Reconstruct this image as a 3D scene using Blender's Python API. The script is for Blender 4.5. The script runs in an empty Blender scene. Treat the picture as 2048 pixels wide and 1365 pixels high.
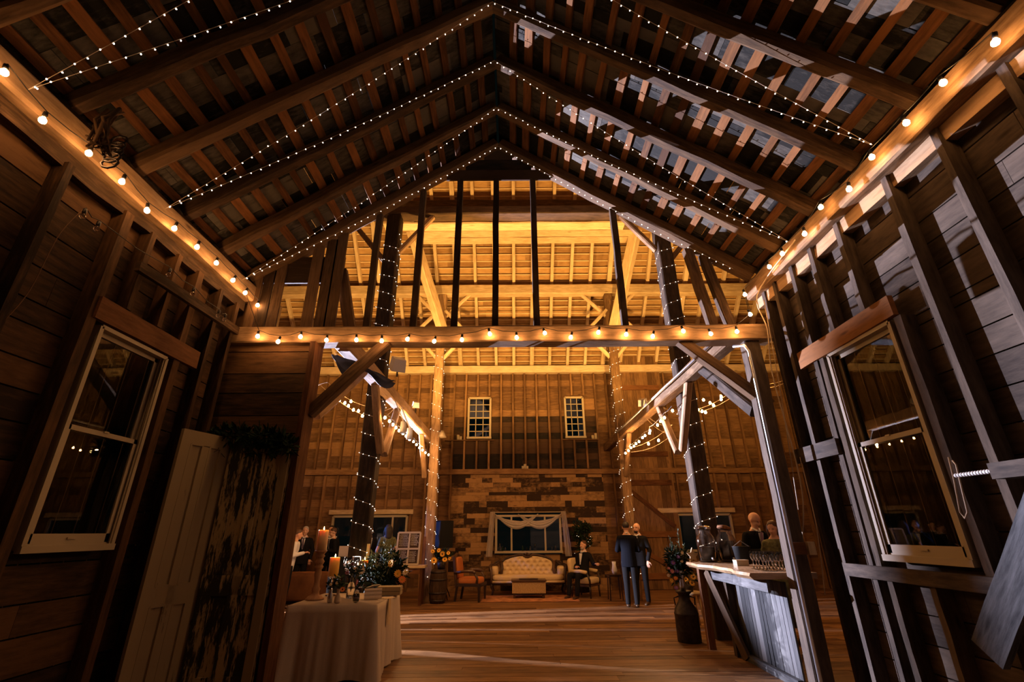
import bpy, math, random
from mathutils import Vector, Matrix, Quaternion, noise
R = random.Random(7)
scn = bpy.context.scene
COL = scn.collection
rad = math.radians

# ---------------------------------------------------------------- camera, world, large lights, exposure
F_PX, YAW, PITCH, ROLL, CAM_H = 925.0, 0.0026, 0.391, -0.0077, 1.55
_f = Vector((math.sin(YAW)*math.cos(PITCH), math.cos(YAW)*math.cos(PITCH), math.sin(PITCH)))
_r = Vector((math.cos(YAW), -math.sin(YAW), 0)); _u = _r.cross(_f)
c_, s_ = math.cos(ROLL), math.sin(ROLL)
CR, CU = _r*c_ + _u*s_, _u*c_ - _r*s_
cam_d = bpy.data.cameras.new('camera'); cam = bpy.data.objects.new('camera', cam_d); COL.objects.link(cam)
cam_d.sensor_width = 36; cam_d.lens = F_PX/2048*36; cam_d.clip_start = .05; cam_d.clip_end = 200
cam.matrix_world = Matrix(((CR.x, CU.x, -_f.x, 0), (CR.y, CU.y, -_f.y, 0), (CR.z, CU.z, -_f.z, CAM_H), (0, 0, 0, 1)))
scn.camera = cam
EYE = Vector((0, 0, CAM_H))
def ray(u, v): return CR*((u-1024)/F_PX) + CU*((682.5-v)/F_PX) + _f
def aX(u, v, X): d = ray(u, v); return EYE + d*(X/d.x)          # measured point on a plane X = const
def aY(u, v, Y): d = ray(u, v); return EYE + d*(Y/d.y)
def aZ(u, v, Z): d = ray(u, v); return EYE + d*((Z-CAM_H)/d.z)

w = bpy.data.worlds.new('night'); scn.world = w; w.use_nodes = True
bg = w.node_tree.nodes['Background']; bg.inputs[0].default_value = (.012, .022, .02, 1); bg.inputs[1].default_value = .12
vs = scn.view_settings
vs.view_transform = 'Standard'; vs.look = 'None'; vs.gamma = 1; vs.use_curve_mapping = False; vs.exposure = 0.0
scn.cycles.use_denoising = True
scn.cycles.max_bounces = 8; scn.cycles.diffuse_bounces = 3; scn.cycles.transparent_max_bounces = 12
scn.cycles.caustics_reflective = False; scn.cycles.caustics_refractive = False
scn.cycles.sample_clamp_indirect = 6

def look(o, target):
    o.rotation_euler = (Vector(target) - o.location).to_track_quat('-Z', 'Y').to_euler()
def light(name, kind, loc, target, power, color, **kw):
    d = bpy.data.lights.new(name, kind); d.energy = power; d.color = color
    for k, v in kw.items(): setattr(d, k, v)
    o = bpy.data.objects.new(name, d); COL.objects.link(o); o.location = loc; look(o, target); return o
AMBER = (1.0, .52, .13)
# flood lamps on the hall girts, thrown up at the hall roof
for x_ in (-1.85, 2.45): light('flood_light', 'SPOT', (x_, 9.4, 4.25), (x_*.4, 12.3, 9.0), 1300, AMBER, spot_size=rad(125), spot_blend=.5, shadow_soft_size=.06)
for x_ in (-4.6, 5.2): light('flood_light', 'SPOT', (x_, 9.4, 4.0), (x_*1.15, 13, 8), 620, AMBER, spot_size=rad(130), spot_blend=.7, shadow_soft_size=.08)
# glow of the bulbs strung under the two girts
for x_ in (-2.15, 2.85):
    for y_ in (9.6, 11.4): light('string_glow', 'POINT', (x_, y_, 3.45), (x_, y_, 0), 85, (1, .50, .17), shadow_soft_size=.03)
for x_ in (-4.5, 5.2): light('string_glow', 'POINT', (x_, 9.3, 3.4), (x_, 9, 0), 75, (1, .46, .14), shadow_soft_size=.03)
# cool white dance floor light standing in the left of the hall
light('stage_light', 'SPOT', (-6.7, 14.3, 3.3), (2.8, 3.6, 4.8), 34000, (.74, .74, 1.0), spot_size=rad(47), spot_blend=.25, shadow_soft_size=.012)
light('stage_light', 'SPOT', (-8.3, 9.6, 1.6), (-4.7, 9.6, 0), 22000, (.80, .78, .95), spot_size=rad(56), spot_blend=.3, shadow_soft_size=.012)
light('stage_light', 'SPOT', (-6.4, 11.9, 2.0), (-2.4, 12.7, 1.4), 700, (.08, .26, 1.0), spot_size=rad(24), spot_blend=.6, shadow_soft_size=.06)

# ---------------------------------------------------------------- mesh builder
class MB:
    def __init__(s): s.v = []; s.f = []; s.uv = []; s.r = []; s.m = []; s.mi = 0
    def face(s, idx, uv, r): s.f.append(idx); s.uv.append(uv); s.r.append(r); s.m.append(s.mi)
    def beam(s, p0, p1, w, h, up=(0, 0, 1), seg=1, jit=0.0, cham=0.0, taper=1.0, r=None):
        """a squared timber from p0 to p1; w across, h along `up`"""
        p0, p1 = Vector(p0), Vector(p1); d = p1-p0; L = d.length
        if L < 1e-6: return s
        d = d/L; up = Vector(up); up = up - d*up.dot(d)
        if up.length < 1e-4: up = Vector((0, 1, 0)) - d*d.y
        up.normalize(); side = d.cross(up); r = R.random() if r is None else r
        ou, ov = r*37.1, r*91.7
        if cham > 0:
            c = cham; q = [(-w/2+c, -h/2), (w/2-c, -h/2), (w/2, -h/2+c), (w/2, h/2-c), (w/2-c, h/2), (-w/2+c, h/2), (-w/2, h/2-c), (-w/2, -h/2+c)]
        else: q = [(-w/2, -h/2), (w/2, -h/2), (w/2, h/2), (-w/2, h/2)]
        n = len(q); b = len(s.v); per = [0]
        for i in range(n): a, c2 = q[i], q[(i+1) % n]; per.append(per[-1]+math.hypot(a[0]-c2[0], a[1]-c2[1]))
        for k in range(seg+1):
            t = k/seg; cpt = p0 + d*(L*t); sc = 1+(taper-1)*t
            if jit and 0 < k < seg: cpt = cpt + side*R.uniform(-jit, jit) + up*R.uniform(-jit, jit)
            for a, c2 in q:
                ja = R.uniform(-jit, jit)*.6 if jit else 0
                s.v.append(cpt + side*(a*sc+ja) + up*(c2*sc+ja))
        for k in range(seg):
            for i in range(n):
                j = (i+1) % n; A = b+k*n
                s.face((A+i, A+n+i, A+n+j, A+j), [(ou+L*k/seg, ov+per[i]), (ou+L*(k+1)/seg, ov+per[i]), (ou+L*(k+1)/seg, ov+per[i+1]), (ou+L*k/seg, ov+per[i+1])], r)
        s.face(tuple(b+i for i in range(n)), [(ou+q[i][0]*.15, ov+q[i][1]) for i in range(n)], r)
        s.face(tuple(b+seg*n+i for i in reversed(range(n))), [(ou+q[i][0]*.15, ov+q[i][1]) for i in reversed(range(n))], r)
        return s
    def box(s, c, size, rz=0, r=None, along=None, rot=None):
        """axis box; grain along its longest side"""
        c = Vector(c); sx, sy, sz = size; M = rot if rot else Matrix.Rotation(rz, 3, 'Z')
        ax = along if along is not None else max(range(3), key=lambda i: size[i])
        e = [Vector((1, 0, 0)), Vector((0, 1, 0)), Vector((0, 0, 1))]; d = M @ e[ax]*(size[ax]/2)
        upi = 2 if ax != 2 else 1; oth = 3-ax-upi
        return s.beam(c-d, c+d, size[oth], size[upi], M @ e[upi], r=r)
    def tube(s, pts, rr, n=8, cap=True, r=None, flat=1.0, flatdir=None):
        pts = [Vector(p) for p in pts]; m = len(pts); rs = rr if isinstance(rr, (list, tuple)) else [rr]*m
        r = R.random() if r is None else r; b = len(s.v); up = None; acc = 0; accs = []
        for k in range(m):
            t = (pts[min(k+1, m-1)] - pts[max(k-1, 0)])
            if t.length < 1e-9: t = Vector((0, 0, 1))
            t.normalize()
            if up is None:
                up = Vector(flatdir) if flatdir else (Vector((0, 0, 1)) if abs(t.z) < .9 else Vector((0, 1, 0)))
            up = up - t*up.dot(t)
            if up.length < 1e-5: up = t.orthogonal()
            up.normalize(); sd = t.cross(up)
            if k: acc += (pts[k]-pts[k-1]).length
            accs.append(acc)
            for i in range(n):
                a = 2*math.pi*i/n; s.v.append(pts[k] + sd*(math.cos(a)*rs[k]) + up*(math.sin(a)*rs[k]*flat))
        for k in range(m-1):
            for i in range(n):
                j = (i+1) % n; A = b+k*n; ww = 2*math.pi*max(rs[k], .001)
                s.face((A+i, A+j, A+n+j, A+n+i), [(accs[k], i/n*ww), (accs[k], (i+1)/n*ww), (accs[k+1], (i+1)/n*ww), (accs[k+1], i/n*ww)], r)
        if cap:
            s.face(tuple(b+i for i in reversed(range(n))), [(0, 0)]*n, r); s.face(tuple(b+(m-1)*n+i for i in range(n)), [(0, 0)]*n, r)
        return s
    def lathe(s, prof, c=(0, 0, 0), n=20, r=None, M=None):
        c = Vector(c); b = len(s.v); r = R.random() if r is None else r; m = len(prof); acc = 0
        for k, (rr, z) in enumerate(prof):
            for i in range(n):
                a = 2*math.pi*i/n; p = Vector((math.cos(a)*rr, math.sin(a)*rr, z)); s.v.append(c + (M @ p if M else p))
        for k in range(m-1):
            z0, z1 = prof[k][1], prof[k+1][1]
            for i in range(n):
                j = (i+1) % n; A = b+k*n; s.face((A+i, A+j, A+n+j, A+n+i), [(z0, i/n), (z0, (i+1)/n), (z1, (i+1)/n), (z1, i/n)], r)
        if prof[0][0] > 1e-4: s.face(tuple(b+i for i in reversed(range(n))), [(0, 0)]*n, r)
        if prof[-1][0] > 1e-4: s.face(tuple(b+(m-1)*n+i for i in range(n)), [(0, 0)]*n, r)
        return s
    def ball(s, c, rx, ry=None, rz=None, n=12, m=8, M=None, r=None):
        ry = ry or rx; rz = rz or rx; c = Vector(c); b = len(s.v); r = R.random() if r is None else r
        for k in range(m+1):
            ph = math.pi*k/m
            for i in range(n):
                a = 2*math.pi*i/n; p = Vector((math.cos(a)*math.sin(ph)*rx, math.sin(a)*math.sin(ph)*ry, -math.cos(ph)*rz)); s.v.append(c + (M @ p if M else p))
        for k in range(m):
            for i in range(n):
                j = (i+1) % n; A = b+k*n; s.face((A+i, A+j, A+n+j, A+n+i), [(k/m, i/n), (k/m, (i+1)/n), ((k+1)/m, (i+1)/n), ((k+1)/m, i/n)], r)
        return s
    def quad(s, a, b_, c, d, r=None):
        r = R.random() if r is None else r; b = len(s.v); s.v += [Vector(a), Vector(b_), Vector(c), Vector(d)]
        w_ = (s.v[b+1]-s.v[b]).length; h_ = (s.v[b+3]-s.v[b]).length; s.face((b, b+1, b+2, b+3), [(r*9, 0), (r*9+w_, 0), (r*9+w_, h_), (r*9, h_)], r); return s
    def prism(s, pts, off, r=None):
        """closed outline `pts` extruded by vector off"""
        r = R.random() if r is None else r; off = Vector(off); n = len(pts); b = len(s.v); P = [Vector(p) for p in pts]
        s.v += P + [p+off for p in P]; U = lambda p: (p.x+p.y, p.z)
        s.face(tuple(b+i for i in range(n)), [U(p) for p in P], r); s.face(tuple(b+n+i for i in reversed(range(n))), [U(p) for p in reversed(P)], r)
        for i in range(n):
            j = (i+1) % n; s.face((b+i, b+n+i, b+n+j, b+j), [(0, 0), (off.length, 0), (off.length, .1), (0, .1)], r)
        return s
    def xf(s, M, start=0):
        for i in range(start, len(s.v)): s.v[i] = M @ s.v[i]
        return s
    def build(s, name, mats, parent=None, smooth=False, loc=None):
        me = bpy.data.meshes.new(name); me.from_pydata([tuple(v) for v in s.v], [], s.f)
        uvl = me.uv_layers.new(name='UVMap'); flat = [c for f in s.uv for uv in f for c in uv]; uvl.data.foreach_set('uv', flat)
        at = me.attributes.new('rnd', 'FLOAT', 'FACE'); at.data.foreach_set('value', s.r)
        if not isinstance(mats, (list, tuple)): mats = [mats]
        for m in mats: me.materials.append(m)
        me.polygons.foreach_set('material_index', s.m)
        if smooth: me.polygons.foreach_set('use_smooth', [True]*len(s.f))
        me.validate(); me.update()
        o = bpy.data.objects.new(name, me); COL.objects.link(o)
        if parent: o.parent = parent
        if loc is not None: o.location = loc
        return o

def tag(o, label=None, cat=None, group=None, kind=None):
    if label: o['label'] = label
    if cat: o['category'] = cat
    if group: o['group'] = group
    if kind: o['kind'] = kind
    return o
def thing(name, label, cat, loc=(0, 0, 0), rz=0, group=None):
    o = bpy.data.objects.new(name, None); COL.objects.link(o); o.empty_display_size = .1
    o.location = loc; o.rotation_euler = (0, 0, rz); return tag(o, label, cat, group)
def struct(o): o['kind'] = 'structure'; return o
def copy_part(o, parent, loc=None):
    c = o.copy(); COL.objects.link(c); c.parent = parent
    if loc is not None: c.location = loc
    return c
def copy_tree(o, parent=None):
    c = o.copy(); COL.objects.link(c); c.parent = parent
    for ch in list(o.children): copy_tree(ch, c)
    return c

# ---------------------------------------------------------------- materials
def mat(name): m = bpy.data.materials.new(name); m.use_nodes = True; return m, m.node_tree, m.node_tree.nodes['Principled BSDF']
def wood(name, dark, light_, rough=.8, grain=14, along=1.6, bump=.5, spread=.5, knots=True, spec=.25):
    m, nt, b = mat(name); N = nt.nodes; Lk = nt.links
    uv = N.new('ShaderNodeUVMap'); mp = N.new('ShaderNodeMapping'); mp.inputs['Scale'].default_value = (along, grain, 1)
    Lk.new(uv.outputs[0], mp.inputs[0])
    n1 = N.new('ShaderNodeTexNoise'); n1.inputs['Scale'].default_value = 2.2; n1.inputs['Detail'].default_value = 7; n1.inputs['Roughness'].default_value = .65
    Lk.new(mp.outputs[0], n1.inputs['Vector'])
    n2 = N.new('ShaderNodeTexNoise'); n2.inputs['Scale'].default_value = 1.7; n2.inputs['Detail'].default_value = 3; Lk.new(uv.outputs[0], n2.inputs['Vector'])
    at = N.new('ShaderNodeAttribute'); at.attribute_name = 'rnd'
    a1 = N.new('ShaderNodeMath'); a1.operation = 'MULTIPLY_ADD'; Lk.new(n2.outputs[0], a1.inputs[0]); a1.inputs[1].default_value = .5; a1.inputs[2].default_value = -.25
    a2 = N.new('ShaderNodeMath'); a2.operation = 'ADD'; Lk.new(n1.outputs[0], a2.inputs[0]); Lk.new(a1.outputs[0], a2.inputs[1])
    a3 = N.new('ShaderNodeMath'); a3.operation = 'MULTIPLY_ADD'; Lk.new(at.outputs['Fac'], a3.inputs[0]); a3.inputs[1].default_value = spread; a3.inputs[2].default_value = -spread/2
    a4 = N.new('ShaderNodeMath'); a4.operation = 'ADD'; Lk.new(a2.outputs[0], a4.inputs[0]); Lk.new(a3.outputs[0], a4.inputs[1])
    cr = N.new('ShaderNodeValToRGB'); cr.color_ramp.elements[0].position = .28; cr.color_ramp.elements[1].position = .78
    cr.color_ramp.elements[0].color = (*dark, 1); cr.color_ramp.elements[1].color = (*light_, 1); Lk.new(a4.outputs[0], cr.inputs[0])
    out = cr.outputs[0]
    if knots:
        vo = N.new('ShaderNodeTexVoronoi'); vo.inputs['Scale'].default_value = 1.0; mk = N.new('ShaderNodeMapping'); mk.inputs['Scale'].default_value = (1.3, 5, 1)
        Lk.new(uv.outputs[0], mk.inputs[0]); Lk.new(mk.outputs[0], vo.inputs['Vector'])
        kr = N.new('ShaderNodeValToRGB'); kr.color_ramp.elements[0].position = .03; kr.color_ramp.elements[1].position = .11
        kr.color_ramp.elements[0].color = (.25, .2, .15, 1); kr.color_ramp.elements[1].color = (1, 1, 1, 1); Lk.new(vo.outputs['Distance'], kr.inputs[0])
        mx = N.new('ShaderNodeMixRGB'); mx.blend_type = 'MULTIPLY'; mx.inputs[0].default_value = .8; Lk.new(out, mx.inputs[1]); Lk.new(kr.outputs[0], mx.inputs[2]); out = mx.outputs[0]
    Lk.new(out, b.inputs['Base Color']); b.inputs['Roughness'].default_value = rough; b.inputs['Specular IOR Level'].default_value = spec
    bp = N.new('ShaderNodeBump'); bp.inputs['Strength'].default_value = bump; bp.inputs['Distance'].default_value = .008; Lk.new(a2.outputs[0], bp.inputs['Height']); Lk.new(bp.outputs[0], b.inputs['Normal'])
    return m
def plain(name, col, rough=.6, metal=0, noise_=0.0, scale=20, bump=0.0, spec=.4, coat=0):
    m, nt, b = mat(name); N = nt.nodes; b.inputs['Base Color'].default_value = (*col, 1); b.inputs['Roughness'].default_value = rough
    b.inputs['Metallic'].default_value = metal; b.inputs['Specular IOR Level'].default_value = spec; b.inputs['Coat Weight'].default_value = coat
    if noise_ or bump:
        tc = N.new('ShaderNodeTexCoord'); n = N.new('ShaderNodeTexNoise'); n.inputs['Scale'].default_value = scale; n.inputs['Detail'].default_value = 5; nt.links.new(tc.outputs['Object'], n.inputs['Vector'])
        if noise_:
            cr = N.new('ShaderNodeValToRGB'); cr.color_ramp.elements[0].position = .3; cr.color_ramp.elements[1].position = .7
            cr.color_ramp.elements[0].color = (*[c*(1-noise_) for c in col], 1); cr.color_ramp.elements[1].color = (*[min(1, c*(1+noise_)) for c in col], 1)
            nt.links.new(n.outputs[0], cr.inputs[0]); nt.links.new(cr.outputs[0], b.inputs['Base Color'])
        if bump:
            bp = N.new('ShaderNodeBump'); bp.inputs['Strength'].default_value = bump; bp.inputs['Distance'].default_value = .01; nt.links.new(n.outputs[0], bp.inputs['Height']); nt.links.new(bp.outputs[0], b.inputs['Normal'])
    return m
def emit(name, col, st, sample=True):
    m, nt, b = mat(name); b.inputs['Base Color'].default_value = (.1, .08, .06, 1); b.inputs['Emission Color'].default_value = (*col, 1); b.inputs['Emission Strength'].default_value = st
    if not sample:
        m.cycles.emission_sampling = 'NONE'
    return m
def glass(name, col=(1, 1, 1), rough=.0, ior=1.45):
    m, nt, b = mat(name); b.inputs['Base Color'].default_value = (*col, 1); b.inputs['Transmission Weight'].default_value = 1; b.inputs['Roughness'].default_value = rough; b.inputs['IOR'].default_value = ior
    return m
def peel(name, base, paint, amount=.5):
    m, nt, b = mat(name); N = nt.nodes; Lk = nt.links; uv = N.new('ShaderNodeTexCoord'); mp = N.new('ShaderNodeMapping'); mp.inputs['Scale'].default_value = (9, 9, 1.6)
    Lk.new(uv.outputs['Object'], mp.inputs[0]); n = N.new('ShaderNodeTexNoise'); n.inputs['Scale'].default_value = 1.0; n.inputs['Detail'].default_value = 9; n.inputs['Roughness'].default_value = .72; Lk.new(mp.outputs[0], n.inputs['Vector'])
    cr = N.new('ShaderNodeValToRGB'); cr.color_ramp.elements[0].position = amount-.02; cr.color_ramp.elements[1].position = amount+.03; Lk.new(n.outputs[0], cr.inputs[0])
    cr.color_ramp.elements[0].color = (*base, 1); cr.color_ramp.elements[1].color = (*paint, 1); Lk.new(cr.outputs[0], b.inputs['Base Color']); b.inputs['Roughness'].default_value = .8
    bp = N.new('ShaderNodeBump'); bp.inputs['Strength'].default_value = .6; bp.inputs['Distance'].default_value = .01; Lk.new(cr.outputs[0], bp.inputs['Height']); Lk.new(bp.outputs[0], b.inputs['Normal'])
    return m
M = {}
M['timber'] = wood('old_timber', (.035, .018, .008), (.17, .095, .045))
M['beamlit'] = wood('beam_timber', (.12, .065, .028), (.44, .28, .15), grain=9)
M['rafter'] = wood('rafter_timber', (.04, .020, .008), (.165, .092, .04), grain=10)
M['batten'] = wood('batten_wood', (.07, .027, .007), (.26, .105, .03), grain=12)
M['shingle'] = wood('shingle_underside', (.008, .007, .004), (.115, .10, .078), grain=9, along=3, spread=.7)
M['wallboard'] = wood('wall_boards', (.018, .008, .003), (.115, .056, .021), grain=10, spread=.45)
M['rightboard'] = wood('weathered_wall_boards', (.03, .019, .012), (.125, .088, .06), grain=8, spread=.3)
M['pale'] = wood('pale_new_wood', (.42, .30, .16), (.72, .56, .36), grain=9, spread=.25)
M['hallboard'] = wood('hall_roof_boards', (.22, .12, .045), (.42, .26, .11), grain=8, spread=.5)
M['farboard'] = wood('far_wall_boards', (.10, .05, .02), (.27, .145, .06), grain=8, spread=.5)
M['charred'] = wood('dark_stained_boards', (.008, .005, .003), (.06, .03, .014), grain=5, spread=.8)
M['pallet'] = wood('patchwork_pallet_boards', (.03, .014, .005), (.34, .19, .075), grain=5, along=3.5, spread=.8)
M['floor'] = wood('floor_planks', (.07, .030, .010), (.28, .145, .058), rough=.45, grain=10, spread=.35, bump=.35, spec=.4)
M['post'] = wood('dark_post', (.022, .013, .007), (.10, .06, .032), grain=8)
M['grey'] = wood('grey_barn_boards', (.018, .019, .021), (.13, .13, .132), grain=12, spread=.8)
M['redwood'] = wood('reddish_wood', (.07, .024, .007), (.20, .085, .03), grain=10)
M['walnut'] = wood('dark_walnut', (.02, .010, .006), (.09, .045, .022), rough=.35, grain=12, knots=False, spec=.5)
M['bartop'] = wood('live_edge_slab', (.30, .17, .08), (.62, .42, .24), rough=.22, grain=7, spec=.6)
M['white'] = plain('cream_paint', (.40, .33, .22), .5)
M['white2'] = plain('white_vinyl', (.72, .70, .66), .4)
M['glass'] = glass('window_glass', (.9, .95, .95))
M['clear'] = glass('clear_glass', rough=.05)
M['whitedoor'] = peel('worn_cream_paint', (.10, .07, .035), (.34, .26, .14), .36)
M['peeldoor'] = peel('peeling_paint', (.022, .019, .011), (.46, .35, .17), .515)
M['black'] = plain('black_plastic', (.008, .008, .008), .7, spec=.15)
M['metal'] = plain('steel', (.55, .56, .58), .3, 1)
M['dark_metal'] = plain('dark_iron', (.05, .04, .035), .5, .8, noise_=.4)
M['galv'] = plain('galvanized_pipe', (.72, .74, .78), .32, .9)
M['cable'] = plain('pale_cable', (.55, .42, .28), .6)
M['cord'] = plain('black_cord', (.02, .018, .015), .6)
M['linen'] = plain('linen_cloth', (.56, .47, .38), .9, noise_=.12, scale=220, bump=.15)
M['bulb'] = emit('bulb_glow', (1.0, .48, .17), 108)
M['fairy'] = emit('fairy_glow', (1.0, .84, .70), 9, False)
M['flame'] = emit('candle_flame', (1.0, .62, .24), 40)
# ================================================================ setting: near wing
XL, XR = -3.58, 3.34           # faces of the wall studs
YG = 5.62                      # gable plane between the wing and the hall
EAVE, RIDGE, XRG = 4.757, 7.153, -.185
BL, BR = XL-.13, XR+.13        # wall boards
Y0 = -1.6                      # wall behind the camera

# floor planks run across
fb = MB(); y = Y0
while y < 14.9:
    wd = R.uniform(.13, .19); x = -9.2
    while x < 9.2:
        L = R.uniform(2.2, 4.8); x2 = min(9.2, x+L)
        if y > YG or (x2 > XL-.3 and x < XR+.3):
            fb.box(((x+x2)/2, y+wd/2, -.02+R.uniform(-.002, .002)), (x2-x-.004, wd-.005, .04))
        x = x2
    y += wd
struct(fb.build('floor', M['floor']))

def board_wall(name, m, horiz, rng_a, rng_z, place, holes=(), wmin=.16, wmax=.26, th=.025, gap=.004):
    """boards as one mesh; rng_a range along the wall, holes = (a0,a1,z0,z1)"""
    b = MB(); z = rng_z[0]
    while z < rng_z[1]-.01:
        wd = min(R.uniform(wmin, wmax), rng_z[1]-z)
        for h_ in holes:
            for e_ in h_[2:]:
                if .015 < e_-z < wd+.02: wd = e_-z
        z2 = z+wd; segs = [rng_a]
        for (a0, a1, h0, h1) in holes:
            if z2 > h0+.01 and z < h1-.01:
                ns = []
                for (s0, s1) in segs:
                    if a0 > s0: ns.append((s0, min(a0, s1)))
                    if a1 < s1: ns.append((max(a1, s0), s1))
                    if a1 <= s0 or a0 >= s1: pass
                segs = [q for q in ns if q[1]-q[0] > .01]
        for (s0, s1) in segs:
            a = s0
            while a < s1-.01:
                e = min(s1, a+R.uniform(2.0, 4.2))
                if s1-e < .5: e = s1
                place(b, a, e-.003, z, z2-gap, th); a = e
        z = z2
    return b
def pl_x(X, sgn):
    def f(b, a, e, z, z2, th): b.beam((X+sgn*th/2, a, (z+z2)/2), (X+sgn*th/2, e, (z+z2)/2), th, z2-z, (0, 0, 1))
    return f
def pl_y(Y):
    def f(b, a, e, z, z2, th): b.beam((a, Y+th/2, (z+z2)/2), (e, Y+th/2, (z+z2)/2), th, z2-z, (0, 0, 1))
    return f
WIN_L = (3.70, 4.52, 1.46, 3.24); WIN_R = (3.72, 4.57, 1.32, 3.24)
wl = struct(board_wall('wall_left', M['wallboard'], 1, (Y0, YG), (0, 5.0), pl_x(BL, -1), [WIN_L], .22, .31, gap=.013).build('wall_left', M['wallboard']))
wr = struct(board_wall('wall_right', M['rightboard'], 1, (Y0, YG), (0, 5.0), pl_x(BR, 1), [WIN_R], .2, .27, gap=.011).build('wall_right', M['rightboard']))
def stud(parent, x, y, z0, z1, wx=.13, wy=.06, m='wallboard', name='stud', jit=.004):
    return MB().beam((x, y, z0), (x, y, z1), wx, wy, (0, 1, 0), seg=6, jit=jit).build(name, M[m], parent)
for y in (-1.0, -.3, .4, 1.1, 1.75, 2.35, 2.95, 3.58, 4.66, 5.08, 5.44):
    stud(wl, XL-.065, y, 0, EAVE-.4, wy=.09 if y in (3.58, 4.66) else .06)
for y in (3.9, 4.3): stud(wl, XL-.065, y, 3.5, EAVE-.4)
for y in (-1.0, -.3, .4, 1.0, 1.6, 2.2, 2.75, 3.28, 4.78, 5.16, 5.42):
    stud(wr, XR+.065, y, 0, EAVE-.3, m='rightboard')
stud(wr, XR+.065, 3.62, 1.2, 3.25, wy=.07, m='rightboard'); stud(wr, XR+.065, 4.68, 1.2, 3.25, wy=.07, m='rightboard')
for y in (3.95, 4.4): stud(wr, XR+.065, y, 3.45, EAVE-.3, m='rightboard')
for y in (3.6, 4.15, 4.6): stud(wr, XR+.065, y, 0, 1.2, m='rightboard')
# window headers and sills
MB().beam((XL, 3.58, 3.375), (XL, 4.95, 3.375), .05, .2, seg=5, jit=.003).build('header', M['redwood'], wl)
MB().beam((XR, 3.62, 3.36), (XR, 5.02, 3.34), .05, .19, seg=5, jit=.003).build('header', M['batten'], wr)
MB().beam((XR-.01, 3.1, 1.18), (XR-.01, 5.1, 1.18), .07, .11, seg=4, jit=.003).build('sill_rail', M['rightboard'], wr)
MB().beam((XR-.02, 4.75, 2.33), (XR-.02, 5.5, 2.33), .04, .16, seg=3, jit=.003).build('blocking', M['rightboard'], wr)

def window_x(name, X, sgn, W, label=None):
    """double-hung window in a wall of constant X; sgn = direction outwards"""
    y0, y1, z0, z1 = W; root = bpy.data.objects.new(name, None); COL.objects.link(root); struct(root); zm = (z0+z1)/2+.02
    fr = MB(); t = .05
    for a, b_ in (((y0, z0), (y0, z1)), ((y1, z0), (y1, z1)), ((y0, z1), (y1, z1)), ((y0, z0), (y1, z0))):
        fr.beam((X, *a), (X, *b_), .13, .035, (0, 1, 0) if a[0] == b_[0] else (0, 0, 1), r=.5)
    for k in (0, 1, 2): fr.beam((X-sgn*(.05-.03*k), y0+.022+.004*k, z0), (X-sgn*(.05-.03*k), y0+.022+.004*k, z1), .008, .02, (0, 1, 0)); fr.beam((X-sgn*(.05-.03*k), y1-.022, z0), (X-sgn*(.05-.03*k), y1-.022, z1), .008, .02, (0, 1, 0))
    fr.beam((X-sgn*.05, y0-.02, z0-.01), (X-sgn*.05, y1+.02, z0-.01), .05, .05); fr.build('window_frame', M['white'], root)
    for (a, b_, dx, nm) in ((zm-.02, z1-.02, .02, 'upper_sash'), (z0+.03, zm+.02, -.02, 'lower_sash')):
        xx = X+sgn*dx; sh = MB(); s0, s1 = y0+.03, y1-.03
        sh.beam((xx, s0+.02, a), (xx, s0+.02, b_), .03, .04, (0, 1, 0)); sh.beam((xx, s1-.02, a), (xx, s1-.02, b_), .03, .04, (0, 1, 0))
        sh.beam((xx, s0, b_-.02), (xx, s1, b_-.02), .03, .04); sh.beam((xx, s0, a+.025), (xx, s1, a+.025), .03, .05 if dx > 0 else .09)
        if dx < 0: sh.box((xx-sgn*.02, (s0+s1)/2, a+.035), (.012, .09, .014)); sh.box((xx-sgn*.01, (s0+s1)/2, b_), (.03, .05, .015))
        so = sh.build(nm, M['white'], root)
        MB().box((xx, (s0+s1)/2, (a+b_)/2), (.004, s1-s0-.06, b_-a-.06)).build('pane', M['glass'], so)
    return root
window_x('window_1', XL-.06, -1, WIN_L); window_x('window_2', XR+.06, 1, WIN_R)
# wall behind the camera
struct(board_wall('wall_front', M['wallboard'], 1, (XL-.2, XR+.2), (0, 7.4), pl_y(Y0-.03)).build('wall_front', M['wallboard']))

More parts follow.
